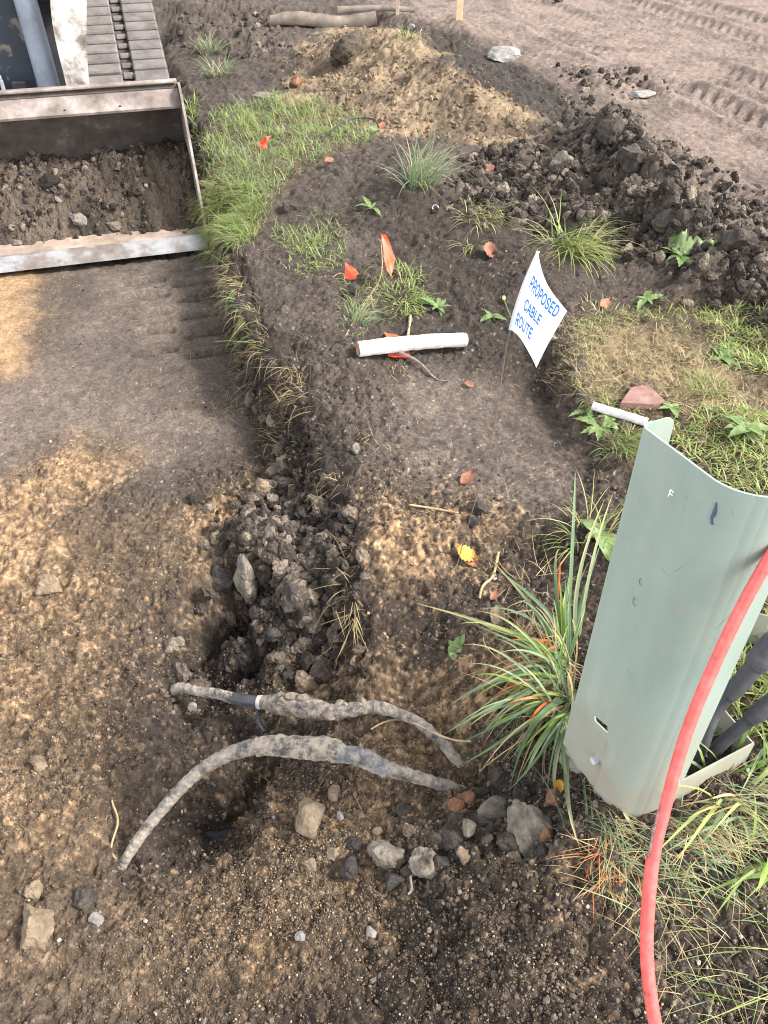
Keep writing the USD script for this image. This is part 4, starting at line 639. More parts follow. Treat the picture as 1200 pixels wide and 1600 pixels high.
for a in [
    (486, 1277, 54, 58, R_TANROCK, 'round sandy tan rock below the middle of the lower cable', 'stone', 41, .3),
    (825, 1283, 82, 78, R_GREYROCK, 'largest grey clay lump, against the grass below the pedestal', 'soil clod', 42, .3),
    (768, 1266, 60, 46, R_GREYROCK, 'pale grey lump touching the left side of the largest clay lump', 'soil clod', 43, .3),
    (778, 1222, 40, 42, R_DARKROCK, 'dark grey clod where the two cables go into the ground', 'soil clod', 44, .3),
    (662, 1344, 52, 58, R_GREYROCK, 'upright wedge of grey-brown clay above the white root', 'soil clod', 45, .25),
    (606, 1343, 58, 34, R_GREYROCK, 'long pale clay lump with a root, left of the upright wedge', 'soil clod', 46, .3),
    (552, 1350, 34, 46, R_BLACK_, 'black wet clod left of the long pale clay lump', 'soil clod', 47, .3),
    (615, 1372, 40, 34, R_BLACK_, 'black clod tucked under the long pale clay lump', 'soil clod', 48, .3),
    (556, 1322, 34, 22, R_BLACK_, 'shiny black clod above the black wet clod', 'soil clod', 49, .3),
    (710, 1270, 26, 22, R_RUST, 'small rust-brown rock left of the pale grey lump', 'stone', 50, .25),
    (728, 1256, 34, 30, R_RUST, 'reddish rock just below the end of the lower cable', 'stone', 51, .3),
    (728, 1300, 26, 30, R_GREYROCK, 'small grey rock between the wedge and the largest lump', 'stone', 52, .3),
    (700, 1310, 52, 40, R_DARKROCK, 'dark crumbly clod between the wedge and the rust-brown rock', 'soil clod', 53, .35),
    (862, 1252, 26, 30, R_RUST, 'orange-brown stone half hidden by grass blades', 'stone', 54, .3),
    (845, 1300, 30, 50, R_RUST, 'rust-stained block on the right flank of the largest clay lump', 'stone', 55, .3),
    (630, 1269, 26, 26, R_DARKROCK, 'dark grey stone under the thin end of the lower cable', 'stone', 56, .3),
    (523, 1241, 20, 30, R_TANROCK, 'small tan chip just under the cable swelling', 'stone', 57, .3),
    (531, 1280, 12, 16, R_PALE, 'small white stone right of the round sandy rock', 'stone', 58, .3),
    (521, 1333, 24, 22, R_TANROCK, 'small brown clod below the round sandy rock', 'soil clod', 59, .35),
    (484, 1347, 30, 24, R_TANROCK, 'flat tan clod lower left below the round sandy rock', 'soil clod', 60, .35),
    (579, 1453, 20, 20, R_PALE, 'round light grey pebble near the bottom centre of the dug floor', 'stone', 61, .35),
    (470, 1467, 17, 17, R_PALE, 'white angular pebble low in the foreground, left of the round pebble', 'stone', 62, .3),
    (154, 1437, 24, 20, R_PALE, 'shiny grey pebble at lower left beside dark clods', 'stone', 63, .3),
    (60, 1437, 62, 64, R_TANROCK, 'large tan clod in the lower left corner', 'soil clod', 64, .4),
    (136, 1405, 44, 46, R_DARKROCK, 'dark clod right of the large tan corner clod', 'soil clod', 65, .4),
    (60, 1392, 36, 28, R_TANROCK, 'tan clod resting above the large corner clod', 'soil clod', 66, .4),
    (78, 914, 48, 30, R_TANROCK, 'tan crust lump on the left of the floor, above the footprint', 'soil clod', 67, .35),
    (62, 1185, 34, 32, R_TANROCK, 'small tan clod at the left edge level with the cables', 'soil clod', 68, .4),
    (390, 897, 36, 82, R_GREYROCK, 'tall dried grey clod standing in the heap at the bank foot', 'soil clod', 69, .25),
    (412, 768, 34, 36, R_TANROCK, 'brown clod at the upper end of the clod heap', 'soil clod', 70, .3),
    (438, 831, 26, 20, R_PALE, 'flat white stone chip in the clod heap', 'stone', 71, .3),
    (465, 950, 50, 38, R_DARKROCK, 'wide dark clod at the lower right of the clod heap', 'soil clod', 72, .35),
    (340, 848, 18, 14, R_TANROCK, 'little tan stone left of the white stone chip', 'stone', 73, .3),
    (430, 990, 36, 26, R_BLACK_, 'black clod at the bottom of the clod heap', 'soil clod', 74, .35),
    (345, 905, 40, 40, R_DARKROCK, 'dark clod left of the tall grey one', 'soil clod', 75, .35),
    (420, 855, 34, 34, R_DARKROCK, 'brown-black clod above the tall grey one', 'soil clod', 76, .35),
    (425, 930, 38, 36, R_GREYROCK, 'grey clod right of the tall grey one', 'soil clod', 77, .35),
    (480, 1062, 34, 34, R_TANROCK, 'round brown clod above the muddy cable splice', 'soil clod', 78, .4),
    (300, 1100, 16, 16, R_PALE, 'pale stone under the left end of the upper cable', 'stone', 79, .3),
    (556, 708, 14, 18, R_GREYROCK, 'grey pebble on the crest of the trench bank', 'stone', 80, .3),
    (750, 800, 36, 22, R_DARKROCK, 'brown clod on the scraped strip beside the flag wire', 'soil clod', 81, .35),
    (737, 820, 24, 18, R_DARKROCK, 'smaller clod just below the clod by the flag wire', 'soil clod', 82, .35),
    (470, 820, 26, 22, R_BLACK_, 'black clod leaning on the bank above the clod heap', 'soil clod', 83, .35),
    (785, 86, 62, 20, R_PALE, 'smooth pale boulder on the yard behind the dark topsoil pile', 'boulder', 84, .35),
    (1001, 147, 48, 9, R_PALE, 'flat whitish stone slab lying on the yard at upper right', 'stone', 85, .3),
    (643, 43, 14, 9, R_PALE, 'small white stone behind the sand heap left of the stake', 'stone', 86, .3),
    (465, 132, 22, 18, R_RUST, 'broken red brick piece left of the sand heap', 'brick', 87, .3),
    (547, 78, 64, 52, rough_mat('brown_sod', [(.3, (.045, .036, .028)), (.7, (.115, .088, .065))], 26, .95, .8, 90, bdist=.02), 'big brown sod block leaning on the left of the sand heap', 'soil clod', 88, .3),
    (1040, 355, 44, 36, R_DARKROCK, 'large dark clod fallen on the near side of the ridge', 'soil clod', 89, .3),
    (955, 215, 44, 46, R_DARKROCK, 'topmost dark clod on the crest of the clod ridge', 'soil clod', 90, .3),
    (880, 262, 40, 30, R_GREYROCK, 'dry grey clod left of the ridge crest', 'soil clod', 91, .3),
    (1090, 320, 50, 38, R_DARKROCK, 'dark clod on the right part of the ridge crest', 'soil clod', 92, .3),
    (925, 318, 22, 18, R_TANROCK, 'tan stone at the foot of the clod ridge behind the flag', 'stone', 93, .3),
    (1150, 390, 56, 40, R_DARKROCK, 'broad dark clod at the right end of the ridge', 'soil clod', 94, .3),
    (985, 262, 46, 44, R_DARKROCK, 'jagged dark clod on the crest just right of the topmost one', 'soil clod', 95, .3),
    (1178, 320, 18, 10, R_DARKROCK, 'lone small clod on the yard by the right edge', 'soil clod', 96, .3),
    (873, 4, 16, 7, R_BLACK_, 'lone dark clod far out on the yard at the top edge', 'soil clod', 97, .3),
    (553, 460, 20, 18, R_DARKROCK, 'flat dark clod below the fallen orange flag', 'soil clod', 98, .3),
    (450, 325, 34, 22, R_DARKROCK, 'brown clod at the right side of the grass strip', 'soil clod', 99, .3),
    (1118, 470, 20, 12, R_DARKROCK, 'dark clod lying where the dirt meets the right lawn', 'soil clod', 100, .3),
    (905, 628, 30, 16, R_DARKROCK, 'dark clod at the foot of the cut sod edge', 'soil clod', 101, .3)]:
    boulder(*a)
_rub = ['dark clod touching the left foot of the largest clay lump', 'dark clod in front of the largest clay lump', 'tan clod just left of the top of the upright clay wedge', 'dark clod touching the right side of the upright clay wedge', 'small tan clod between the black wet clod and the long pale clay lump',
        'dark clod behind the top of the largest clay lump', 'greyish clod between the largest clay lump and the grass blades', 'small dark clod just below the end of the upper cable', 'tan clod furthest forward below the largest clay lump', 'small dark clod right of the top of the upright clay wedge', 'dark clod pressed under the right end of the long pale clay lump',
        'tiny tan clod above the long pale clay lump', 'tan clod below the small grey rock in the rubble', 'little dark clod between the small grey rock and the largest clay lump', 'dark clod at the right front corner of the largest clay lump', 'tiny tan clod left of the rust-brown rock']
for _i, (px, py, w_, m_) in enumerate([(745, 1288, 34, R_DARKROCK), (792, 1318, 38, R_DARKROCK), (640, 1308, 26, R_TANROCK), (690, 1352, 36, R_DARKROCK), (582, 1335, 24, R_TANROCK), (815, 1240, 36, R_DARKROCK), (846, 1264, 30, R_GREYROCK), (755, 1240, 26, R_DARKROCK), (805, 1336, 30, R_TANROCK), (676, 1318, 26, R_DARKROCK), (640, 1362, 28, R_DARKROCK), (590, 1302, 20, R_TANROCK), (720, 1340, 26, R_TANROCK), (760, 1318, 24, R_DARKROCK), (850, 1330, 34, R_DARKROCK), (698, 1262, 20, R_TANROCK)]):
    boulder(px, py, w_, w_ * .8, m_, _rub[_i], 'soil clod', 400 + _i, .42)
    tag(stage.GetPrimAtPath('/World/soil_clod' + ('' if used[('/World', 'soil_clod')] == 1 else f"_{used[('/World', 'soil_clod')] - 1:03d}")), group='clods in the rubble by the cable ends')
# red paver with a pale stick beside it
def slab(quad, z, t, m, name, label, cat, tilt=0):
    b = np.array([ground_at(a, b_) for a, b_ in quad]); b[:, 2] = b[:, 2].mean() + z; top = b + [0, 0, t] + np.outer(np.arange(len(b)) % 2, [0, 0, tilt]); hull = trimesh.convex.convex_hull(np.r_[b, top])
    tag(obj(name, hull, m, smooth=False), label, cat)
slab(((968, 637), (985, 612), (1010, 608), (1037, 636), (1020, 642)), -.012, .026, R_PINK, 'paver', 'broken reddish concrete paver lying tilted by the lawn edge behind the pedestal', 'paver')
slab(((395, 158), (407, 149), (428, 152), (414, 161)), -.01, .03, R_GREYROCK, 'flat_stone', 'flat grey stone piece at the top edge of the grass strip', 'stone')
BARK_W = mat('birch_bark', {'t': ('texture_coordinate', {}), 'mp': ('mapping', {'scale': (8, 8, 8)}), 'n': ('noise_texture', {'scale': 9, 'detail': 6, 'roughness': .65}), 'r': ('rgb_ramp', {'ramp': [(.30, (.10, .09, .08)), (.37, (.36, .34, .32)), (.45, (.42, .405, .385)), (.8, (.58, .565, .55))]}), 'b': ('bump', {'strength': .4, 'distance': .004}), 'p': ('principled_bsdf', {'roughness': .8})},
    [('t.object', 'mp.vector'), ('mp.vector', 'n.vector'), ('n.fac', 'r.fac'), ('r.color', 'p.base_color'), ('n.fac', 'b.height'), ('b.normal', 'p.normal')])
WOOD_END = rough_mat('wood_end', [(.3, (.16, .07, .045)), (.7, (.34, .18, .11))], 60, .9, .5, 120)
BARK_D = rough_mat('bark_dark', [(.3, (.09, .075, .065)), (.7, (.26, .23, .2))], 40, .9, .5, 120)
STRAW = rough_mat('straw', [(.3, (.22, .15, .08)), (.7, (.44, .34, .2))], 30, .8, .2, 90)
br = thing('birch_branch', 'white birch branch lying across an orange flag in mid picture', 'branch')
b0, b1 = ground_at(560, 560), ground_at(726, 548); d_ = b0[1] * C_ + (CAM_H - b0[2]) * S_; rb = 12 / FPX * d_; b0[2] += rb; b1[2] += rb * .9
bs = np.array([b0 + (b1 - b0) * t + [0, 0, .006 * math.sin(t * 3)] for t in np.linspace(0, 1, 40)])
obj('bark', tube(bs, np.interp(np.linspace(0, 1, 40), [0, .2, .25, .3, 1], [rb, rb, rb * 1.06, rb * .98, rb * .9]), 20, lump=.003, seed=4, freq=60), BARK_W, br)
e = (b0 - b1) / np.linalg.norm(b1 - b0); obj('cut_end', tube([b0 + e * .0005, b0 + e * .003], rb * .86, 16), WOOD_END, br)
k0 = bs[11]; tw = spline([k0 + [0, -.01, 0], *[ground_at(a, b) + [0, 0, z] for a, b, z in ((640, 568, .02), (660, 580, .012), (680, 592, .007), (701, 600, .006))]], 20); obj('twig', tube(tw, np.linspace(.006, .0025, 20), 8), BARK_D, br)
obj('twig_knot', rock(5, (.018, .014, .014), 3, .4).apply_translation(k0 + [0, -.012, .002]), BARK_D, br)
lb_ = thing('birch_stick', 'short pale birch stick behind the top corner of the pedestal', 'branch'); c0, c1 = ground_at(923, 646), ground_at(1010, 664); c0[2] += .012; c1[2] += .012
obj('bark', tube([c0 + (c1 - c0) * t for t in np.linspace(0, 1, 16)], .0135, 14, lump=.003, seed=9, freq=60), BARK_W, lb_)
LOGM = rough_mat('log_bark', [(.3, (.07, .055, .045)), (.6, (.17, .14, .115)), (.8, (.24, .205, .175))], 9, .9, .6, 40)
lg = thing('log', 'weathered brown log lying behind the dirt berm at the top', 'log'); g0, g1 = ground_at(425, 42), ground_at(588, 40); rl = .055
obj('trunk', tube([g0 + (g1 - g0) * t + [0, .0, rl * .8 + .02 * math.sin(t * 7)] for t in np.linspace(0, 1, 40)], np.linspace(.05, .06, 40), 18, lump=.012, seed=2, freq=9), LOGM, lg)
obj('side_branch', tube([g1 + [-.35, 0, .12], g1 + [.1, .1, .12], g1 + [.35, .12, .1]], [.028, .025, .02], 12), LOGM, lg)
STAKEW = rough_mat('stake_wood', [(.3, (.42, .27, .15)), (.7, (.58, .42, .27))], 14, .8, .2, 60)
for (px, pt, pb, w, lab, m_) in ((717, 3, 37, .055, 'orange-tan wooden survey stake standing at the far edge of the dark pile', STAKEW), (621, -20, 22, .03, 'thin grey-brown wooden stake above the sand heap at the top edge', rough_mat('grey_stake', [(.3, (.26, .2, .15)), (.7, (.4, .33, .26))], 14, .8, .2, 60)), (574, -25, 24, .018, 'thinnest dark stake behind the end of the log', BARK_D)):
    p = ground_at(px, pb); d_ = p[1] * C_ + (CAM_H - p[2]) * S_; hgt = (pb - pt) / FPX * d_ / .98
    s_ = thing('survey_stake', lab, 'stake', p); mm = box(-w / 2, w / 2, -.008, .008, -.15, hgt - w * .4, .002); obj('stake', mm, m_, s_)
    obj('stake_tip', trimesh.convex.convex_hull(np.array([[-w / 2 + .002, -.007, hgt - w * .4], [w / 2 - .002, -.007, hgt - w * .4], [-w / 2 + .002, .007, hgt - w * .4], [w / 2 - .002, .007, hgt - w * .4], [-w / 5, 0, hgt], [w / 5, 0, hgt]])), m_, s_)
def wire(name, ps, r, m, label, cat, n=30): tag(obj(name, tube(spline(ps, n), r, 7), m), label, cat)
wire('cable_end', [ground_at(500, 226) + [0, 0, .01], ground_at(530, 214) + [0, 0, .05], ground_at(555, 206) + [0, 0, .06], ground_at(582, 203) + [0, 0, .05], ground_at(592, 206) + [0, 0, .02]], .004, BLACKM, 'thin black cable end arching over the right end of the grass strip', 'cable')
wire('root', [ground_at(a, b) + [0, 0, .006] for a, b in ((749, 938), (757, 920), (768, 905), (774, 890), (778, 872))], .0035, STRAW, 'brown woody root lying left of the big grass clump', 'root')
wire('root', [ground_at(a, b) + [0, 0, z] for a, b, z in ((183, 1345, .0), (180, 1310, .012), (188, 1290, .016), (183, 1272, .012), (176, 1252, .006))], .0022, STRAW, 'thin pale root sticking up left of the lower cable end', 'root')
wire('root', [ground_at(a, b) + [0, 0, .008] for a, b in ((637, 1402), (643, 1392), (641, 1382), (646, 1374))], .0024, R_PALE, 'short white root hanging under the upright clay wedge', 'root')
wire('root', [ground_at(a, b) + [0, 0, .006] for a, b in ((420, 600), (432, 622), (445, 645), (462, 662))], .0035, STRAW, 'bare woody root on the face of the trench bank', 'root')
wire('twig', [ground_at(a, b) + [0, 0, .006] for a, b in ((637, 528), (640, 512), (641, 500))], .005, STRAW, 'short tan twig behind the birch branch', 'twig')
for k in range(6):
    pass
# bottle cap ring, bits of litter
cr = thing('plastic_cap', 'small clear plastic cap lying on the mound under the grass tuft', 'cap', ground_at(680, 330) + [0, 0, .012])
tor = trimesh.creation.torus(.013, .0028, 20, 8); tor.apply_transform(trimesh.transformations.rotation_matrix(.9, [1, 0, 0])); CAPM = mat('clear_plastic', {'p': ('principled_bsdf', {'base_color': (.22, .22, .23), 'roughness': .25, 'specular_ior_level': .6})}, [])
obj('rim', tor, CAPM, cr); dk = trimesh.creation.cylinder(.012, .003, sections=20); dk.apply_transform(trimesh.transformations.rotation_matrix(.9, [1, 0, 0])); obj('disc', dk, BLACKM, cr)

# ------------------------------------------------------------------ flags
ORANGE = mat('orange_vinyl', {'a': ('texture_coordinate', {}), 'n': ('noise_texture', {'scale': 30, 'detail': 4}), 'r': ('rgb_ramp', {'ramp': [(.3, (.50, .062, .022)), (.6, (.72, .10, .035)), (.85, (.60, .16, .09))]}), 'p': ('principled_bsdf', {'roughness': .45}), 't': ('translucent_bsdf', {'color': (.8, .12, .04)}), 'm': ('mix_closure', {'fac': .25})},
    [('a.object', 'n.vector'), ('n.fac', 'r.fac'), ('r.color', 'p.base_color'), ('p.BSDF', 'm.closure1'), ('t.BSDF', 'm.closure2')], surface='m.closure')
WHITE = mat('white_vinyl', {'p': ('principled_bsdf', {'base_color': (.78, .80, .84), 'roughness': .4}), 't': ('translucent_bsdf', {'color': (.8, .82, .85)}), 'm': ('mix_closure', {'fac': .3})}, [('p.BSDF', 'm.closure1'), ('t.BSDF', 'm.closure2')], surface='m.closure')
BLUE = mat('blue_print', {'p': ('principled_bsdf', {'base_color': (.012, .13, .52), 'roughness': .5})}, [])
WIREM = rough_mat('rusty_wire', [(.3, (.10, .065, .045)), (.7, (.20, .14, .10))], 60, .7, .2, 90)
def coons(c, bow, n=16, wav=0, seed=0, z=0):
    """c: corners TL, TR, BR, BL; bow: sideways sag of each of the four edges (top, right, bottom, left) as vectors"""
    c = np.asarray(c, float); u, v = np.meshgrid(np.linspace(0, 1, n), np.linspace(0, 1, n)); return coons_at(c, bow, u, v, wav, seed)
def coons_at(c, bow, u, v, wav=0, seed=0):
    u, v = np.asarray(u)[..., None], np.asarray(v)[..., None]; q = lambda t: 4 * t * (1 - t); b = [np.asarray(k, float) for k in bow]
    S0 = (c[0] * (1 - u) + c[1] * u) * (1 - v) + (c[3] * (1 - u) + c[2] * u) * v
    S0 = S0 + q(u) * (b[0] * (1 - v) + b[2] * v) + q(v) * (b[3] * (1 - u) + b[1] * u)
    if wav:
        nn = np.cross(c[1] - c[0], c[3] - c[0]); nn /= np.linalg.norm(nn); S0 = S0 + nn * wav * (np.sin(u * 5 + seed) * np.cos(v * 4 + seed * 2) + .5 * np.sin(u * 9 - v * 7))
    return S0
def grid_faces(n, m):
    i_ = np.arange(n - 1)[:, None] * m + np.arange(m - 1)[None]; a = np.stack([i_, i_ + 1, i_ + m + 1, i_ + m], -1).reshape(-1, 4); return np.r_[a[:, [0, 1, 2]], a[:, [0, 2, 3]]]
sf = thing('marker_flag', 'white marker flag with blue PROPOSED CABLE ROUTE lettering on a tall thin wire', 'flag')
wb = ground_at(703, 938); cTL, cBL, cTR, cBR = at_d(841, 393, 1.372), at_d(797, 515, 1.475), at_d(886, 486, 1.41), at_d(838, 575, 1.51)
dv = lambda px, py: (RIGHT * px - UP * py) / FPX * 1.43
bow = [dv(-9, 2), dv(-4, 4), dv(3, -6), dv(-5, 2)]; cc = np.array([cTL, cTR, cBR, cBL]); sheet = coons(cc, bow, 22, .0022, 1)
obj('flag_sheet', trimesh.Trimesh(sheet.reshape(-1, 3), grid_faces(22, 22), process=False), WHITE, sf, smooth=60)
nrm = np.cross(cTR - cTL, cBL - cTL); nrm /= np.linalg.norm(nrm); nrm = nrm if nrm @ (EYE - cTL) > 0 else -nrm
for wd, v0, hgt, u0, u1 in (('PROPOSED', .31, .15, .15, .90), ('CABLE', .575, .15, .20, .68), ('ROUTE', .89, .18, .08, .60)):
    tm = meshkit.text_mesh(wd, 1.0, .01, True); vv = tm.vertices; ext = vv[:, 0].max(); tm.vertices = np.c_[vv[:, 0] / ext * (u1 - u0), vv[:, 1] * hgt, vv[:, 2]]
    tm = tm.subdivide_to_size(.06); vv = tm.vertices; U_ = u0 + vv[:, 0]; V_ = v0 - vv[:, 1] - .17 * (U_ - u0)
    tm = trimesh.Trimesh(coons_at(cc, bow, U_, V_, .0022, 1) + nrm * (.0006 + (vv[:, 2] > .005) * .0004)[:, None], tm.faces, process=False); obj('lettering', tm, BLUE, sf, smooth=False)
w_ = spline([wb - [0, 0, .03], at_d(745, 775, 1.79), at_d(775, 650, 1.62), cBL, coons_at(cc, bow, 0, .5), cTL - (cTL - cBL) * .05], 50); obj('wire', tube(w_, .0013, 7), WIREM, sf)
obj('sleeve', tube(spline([cBL, coons_at(cc, bow, 0, .5), cTL], 14), .0028, 8), WHITE, sf)
def oflag(label, corners, wire_pts=None, wav=.006, seed=1, bow=None):
    f_ = thing('marker_flag', label, 'flag'); c = np.array(corners); g = coons(c, bow or [np.zeros(3)] * 4, 14, wav, seed); obj('flag_sheet', trimesh.Trimesh(g.reshape(-1, 3), grid_faces(14, 14), process=False), ORANGE, f_, smooth=60)
    if wire_pts is not None: obj('wire', tube(spline(wire_pts, 30), .0016, 7), STRAW, f_)
    return f_
p = ground_at(588, 466); dp_ = p[1] * C_ + (CAM_H - p[2]) * S_ - .02; Z = lambda a, b, k=0: at_d(a, b, dp_ + k)
oflag('upright orange marker flag on a bent wire in the middle of the picture', [Z(596, 365), Z(604, 367, -.01), Z(619, 406, .05), Z(600, 402)], [ground_at(540, 524), ground_at(555, 503) + [0, 0, .012], ground_at(586, 466) + [0, 0, .02], Z(592, 440), Z(597, 402), Z(597, 370)], .003, 1)
oflag('upright orange marker flag on a bent wire in the middle of the picture', [Z(598, 399), Z(619, 405, .05), Z(610, 433, .03), Z(606, 424)], None, .003, 2) if False else None
fprim = stage.GetPrimAtPath('/World/marker_flag_001'); g = coons(np.array([Z(598, 398, -.004), Z(619, 404, .046), Z(610, 433, .03), Z(604, 418)]), [np.zeros(3)] * 4, 10, .003, 3); obj('flag_fold', trimesh.Trimesh(g.reshape(-1, 3), grid_faces(10, 10), process=False), ORANGE, fprim, smooth=60)
p = ground_at(548, 437); dp_ = p[1] * C_ + (CAM_H - p[2]) * S_
oflag('crumpled orange flag sitting on the grass left of the upright one', [Z(540, 410, .03), Z(556, 420, .02), Z(569, 439, -.02), Z(538, 435, -.01)], [ground_at(520, 437) + [0, 0, .004], ground_at(532, 433) + [0, 0, .01], Z(540, 432, -.02)], .006, 2)
p = ground_at(411, 238); dp_ = p[1] * C_ + (CAM_H - p[2]) * S_
oflag('crumpled orange flag lying on the grass strip beside the bucket', [Z(402, 222, .03), Z(424, 210, .04), Z(417, 226, .0), Z(408, 238, -.02)], [ground_at(409, 238), ground_at(411, 228) + [0, 0, .03], Z(412, 220)], .012, 4)
q = [ground_at(*a) + [0, 0, z] for a, z in (((602, 527), .012), ((631, 533), .010), ((648, 562), .008), ((602, 560), .006))]
oflag('flat orange flag pinned under the white birch branch', [q[0], q[1], ground_at(642, 568) + [0, 0, .008], ground_at(606, 563) + [0, 0, .006]], None, .003, 5)

# ------------------------------------------------------------------ fallen leaves
LEAFB = rough_mat('dead_leaf', [(.3, (.12, .05, .03)), (.6, (.22, .10, .06)), (.8, (.30, .17, .11))], 40, .6, .3, 90)
LEAFY = rough_mat('yellow_leaf', [(.3, (.38, .18, .03)), (.7, (.55, .32, .06))], 40, .6, .3, 90)
def leaf(px, py, w, h, m, label, seed, lift=.012, name='fallen_leaf'):
    r = np.random.default_rng(seed); p = ground_at(px, py); d_ = p[1] * C_ + (CAM_H - p[2]) * S_; L, W_ = w / FPX * d_ * .56, max(h, w * .5) / FPX * d_ * .5
    t = np.linspace(-1, 1, 13); s = np.linspace(-1, 1, 7); T, S2 = np.meshgrid(t, s); wid = (1 - np.abs(T) ** 2.2) * (1 + .15 * np.sin(T * 17 + seed)); x, y = T * L, S2 * W_ * wid
    z = .35 * W_ * np.abs(S2) ** 1.5 + .25 * L * T ** 2 * r.uniform(-.4, 1) + .1 * L * np.sin(T * 3 + S2 * 2 + seed); a = r.uniform(-.8, .8); c, s_ = math.cos(a), math.sin(a)
    v = np.stack([x * c - y * s_, x * s_ + y * c, z + lift], -1).reshape(-1, 3); ax = r.uniform(-.5, .5, 2); v[:, 2] += v[:, 1] * (.45 + ax[0] * .4) + v[:, 0] * ax[1] * .5
    tag(obj(name, trimesh.Trimesh(v + p, grid_faces(7, 13), process=False), m, smooth=60), label, 'leaf')
for a in [(730, 756, 28, 20, LEAFB, 'red-brown leaf on the scraped strip left of the flag wire', 1), (729, 876, 30, 22, LEAFY, 'yellow leaf by the foot of the flag wire', 2), (736, 884, 26, 12, LEAFB, 'brown leaf tucked under the yellow leaf', 3), (765, 402, 20, 24, LEAFB, 'curled brown leaf left of the top of the white flag', 4),
          (762, 273, 22, 14, LEAFB, 'red-brown leaf right of the tall grass tuft', 5), (597, 204, 14, 20, LEAFB, 'brown leaf at the foot of the sand heap', 6), (945, 480, 24, 14, LEAFB, 'tan-brown leaf on the lawn edge right of the white flag', 7), (772, 937, 18, 12, LEAFB, 'small red-brown leaf beside the woody root', 8),
          (776, 972, 22, 30, R_TANROCK, 'pale tan leaf at the left of the big grass clump', 9), (868, 1245, 15, 20, LEAFY, 'orange-yellow leaf low beside the pedestal base', 10), (733, 605, 14, 10, LEAFB, 'tiny brown leaf near the twig end', 11), (515, 262, 18, 10, LEAFB, 'brown leaf at the right of the grass strip', 12)]: leaf(*a)

# ------------------------------------------------------------------ grass and weeds
GREENS = np.array([(.15, .235, .045), (.20, .28, .065), (.105, .175, .035), (.27, .31, .10), (.17, .22, .08)])
BLUEG = np.array([(.125, .185, .10), (.16, .225, .125), (.09, .15, .07), (.21, .26, .15)])
DRY = np.array([(.42, .32, .16), (.36, .26, .13), (.48, .39, .22), (.30, .24, .11)])
PAINT = np.array([(.62, .16, .045), (.56, .13, .04), (.58, .24, .10)])
def blades(P, az, length, width, e0, curl, col, seg=5, tip=None):
    n = len(P); v = np.zeros((n, seg + 1, 2, 3)); pos = P.copy(); side = np.stack([-np.sin(az), np.cos(az), np.zeros(n)], 1); e = e0.copy()
    for k in range(seg + 1):
        t = k / seg; w = width * (1 - t ** 1.8) * (.55 + .45 * min(1, t * 5 + .2)) + .0002
        v[:, k, 0], v[:, k, 1] = pos - side * w[:, None] / 2, pos + side * w[:, None] / 2
        d = np.stack([np.cos(az) * np.cos(e), np.sin(az) * np.cos(e), np.sin(e)], 1); pos = pos + d * (length / seg)[:, None]; e = e - curl / seg
    b = np.arange(n)[:, None] * (seg + 1) * 2 + np.arange(seg)[None] * 2
    f = np.stack([b, b + 1, b + 3, b + 2], -1).reshape(-1, 4)
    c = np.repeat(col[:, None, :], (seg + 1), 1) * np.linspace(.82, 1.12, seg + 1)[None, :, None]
    if tip is not None: tt = np.linspace(0, 1, seg + 1)[None, :, None] ** 3; c = c * (1 - tt * tip[:, None, None]) + np.array([.42, .34, .16]) * tt * tip[:, None, None]
    return v.reshape(-1, 3), f, np.repeat(c.reshape(-1, 3), 2, 0)
def pick(r, pal, n, jit=.22): return pal[r.integers(0, len(pal), n)] * r.uniform(1 - jit, 1 + jit, (n, 1))
def tuft(px, py, hgt, rad, n, label=None, pal=GREENS, dry=.15, lean=None, width=.0032, e=(.7, 1.45), curl=(.5, 1.9), seed=0, name='grass_tuft', cat='grass tuft', group=None, parent=None, pos=None, squash=1):
    r = np.random.default_rng(seed + int(px + py)); p = ground_at(px, py) if pos is None else np.array(pos)
    a = r.uniform(0, 2 * np.pi, n); q = rad * np.sqrt(r.random(n)); P = np.stack([p[0] + q * np.cos(a) * 1.0, p[1] + q * np.sin(a) * squash, np.zeros(n)], 1); P[:, 2] = gz(P[:, 0], P[:, 1]) - .006 if pos is None else p[2]
    az = a + r.normal(0, .7, n)
    if lean is not None: az = np.where(r.random(n) < .65, lean + r.normal(0, .55, n), az)
    isd = r.random(n) < dry; col = np.where(isd[:, None], pick(r, DRY, n), pick(r, pal, n))
    v, f, c = blades(P, az, hgt * r.uniform(.45, 1.1, n), width * r.uniform(.6, 1.3, n), r.uniform(*e, n), r.uniform(*curl, n), col, 5, r.random(n) * .7)
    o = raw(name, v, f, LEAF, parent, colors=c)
    if label: tag(o, label, cat, group)
    return o
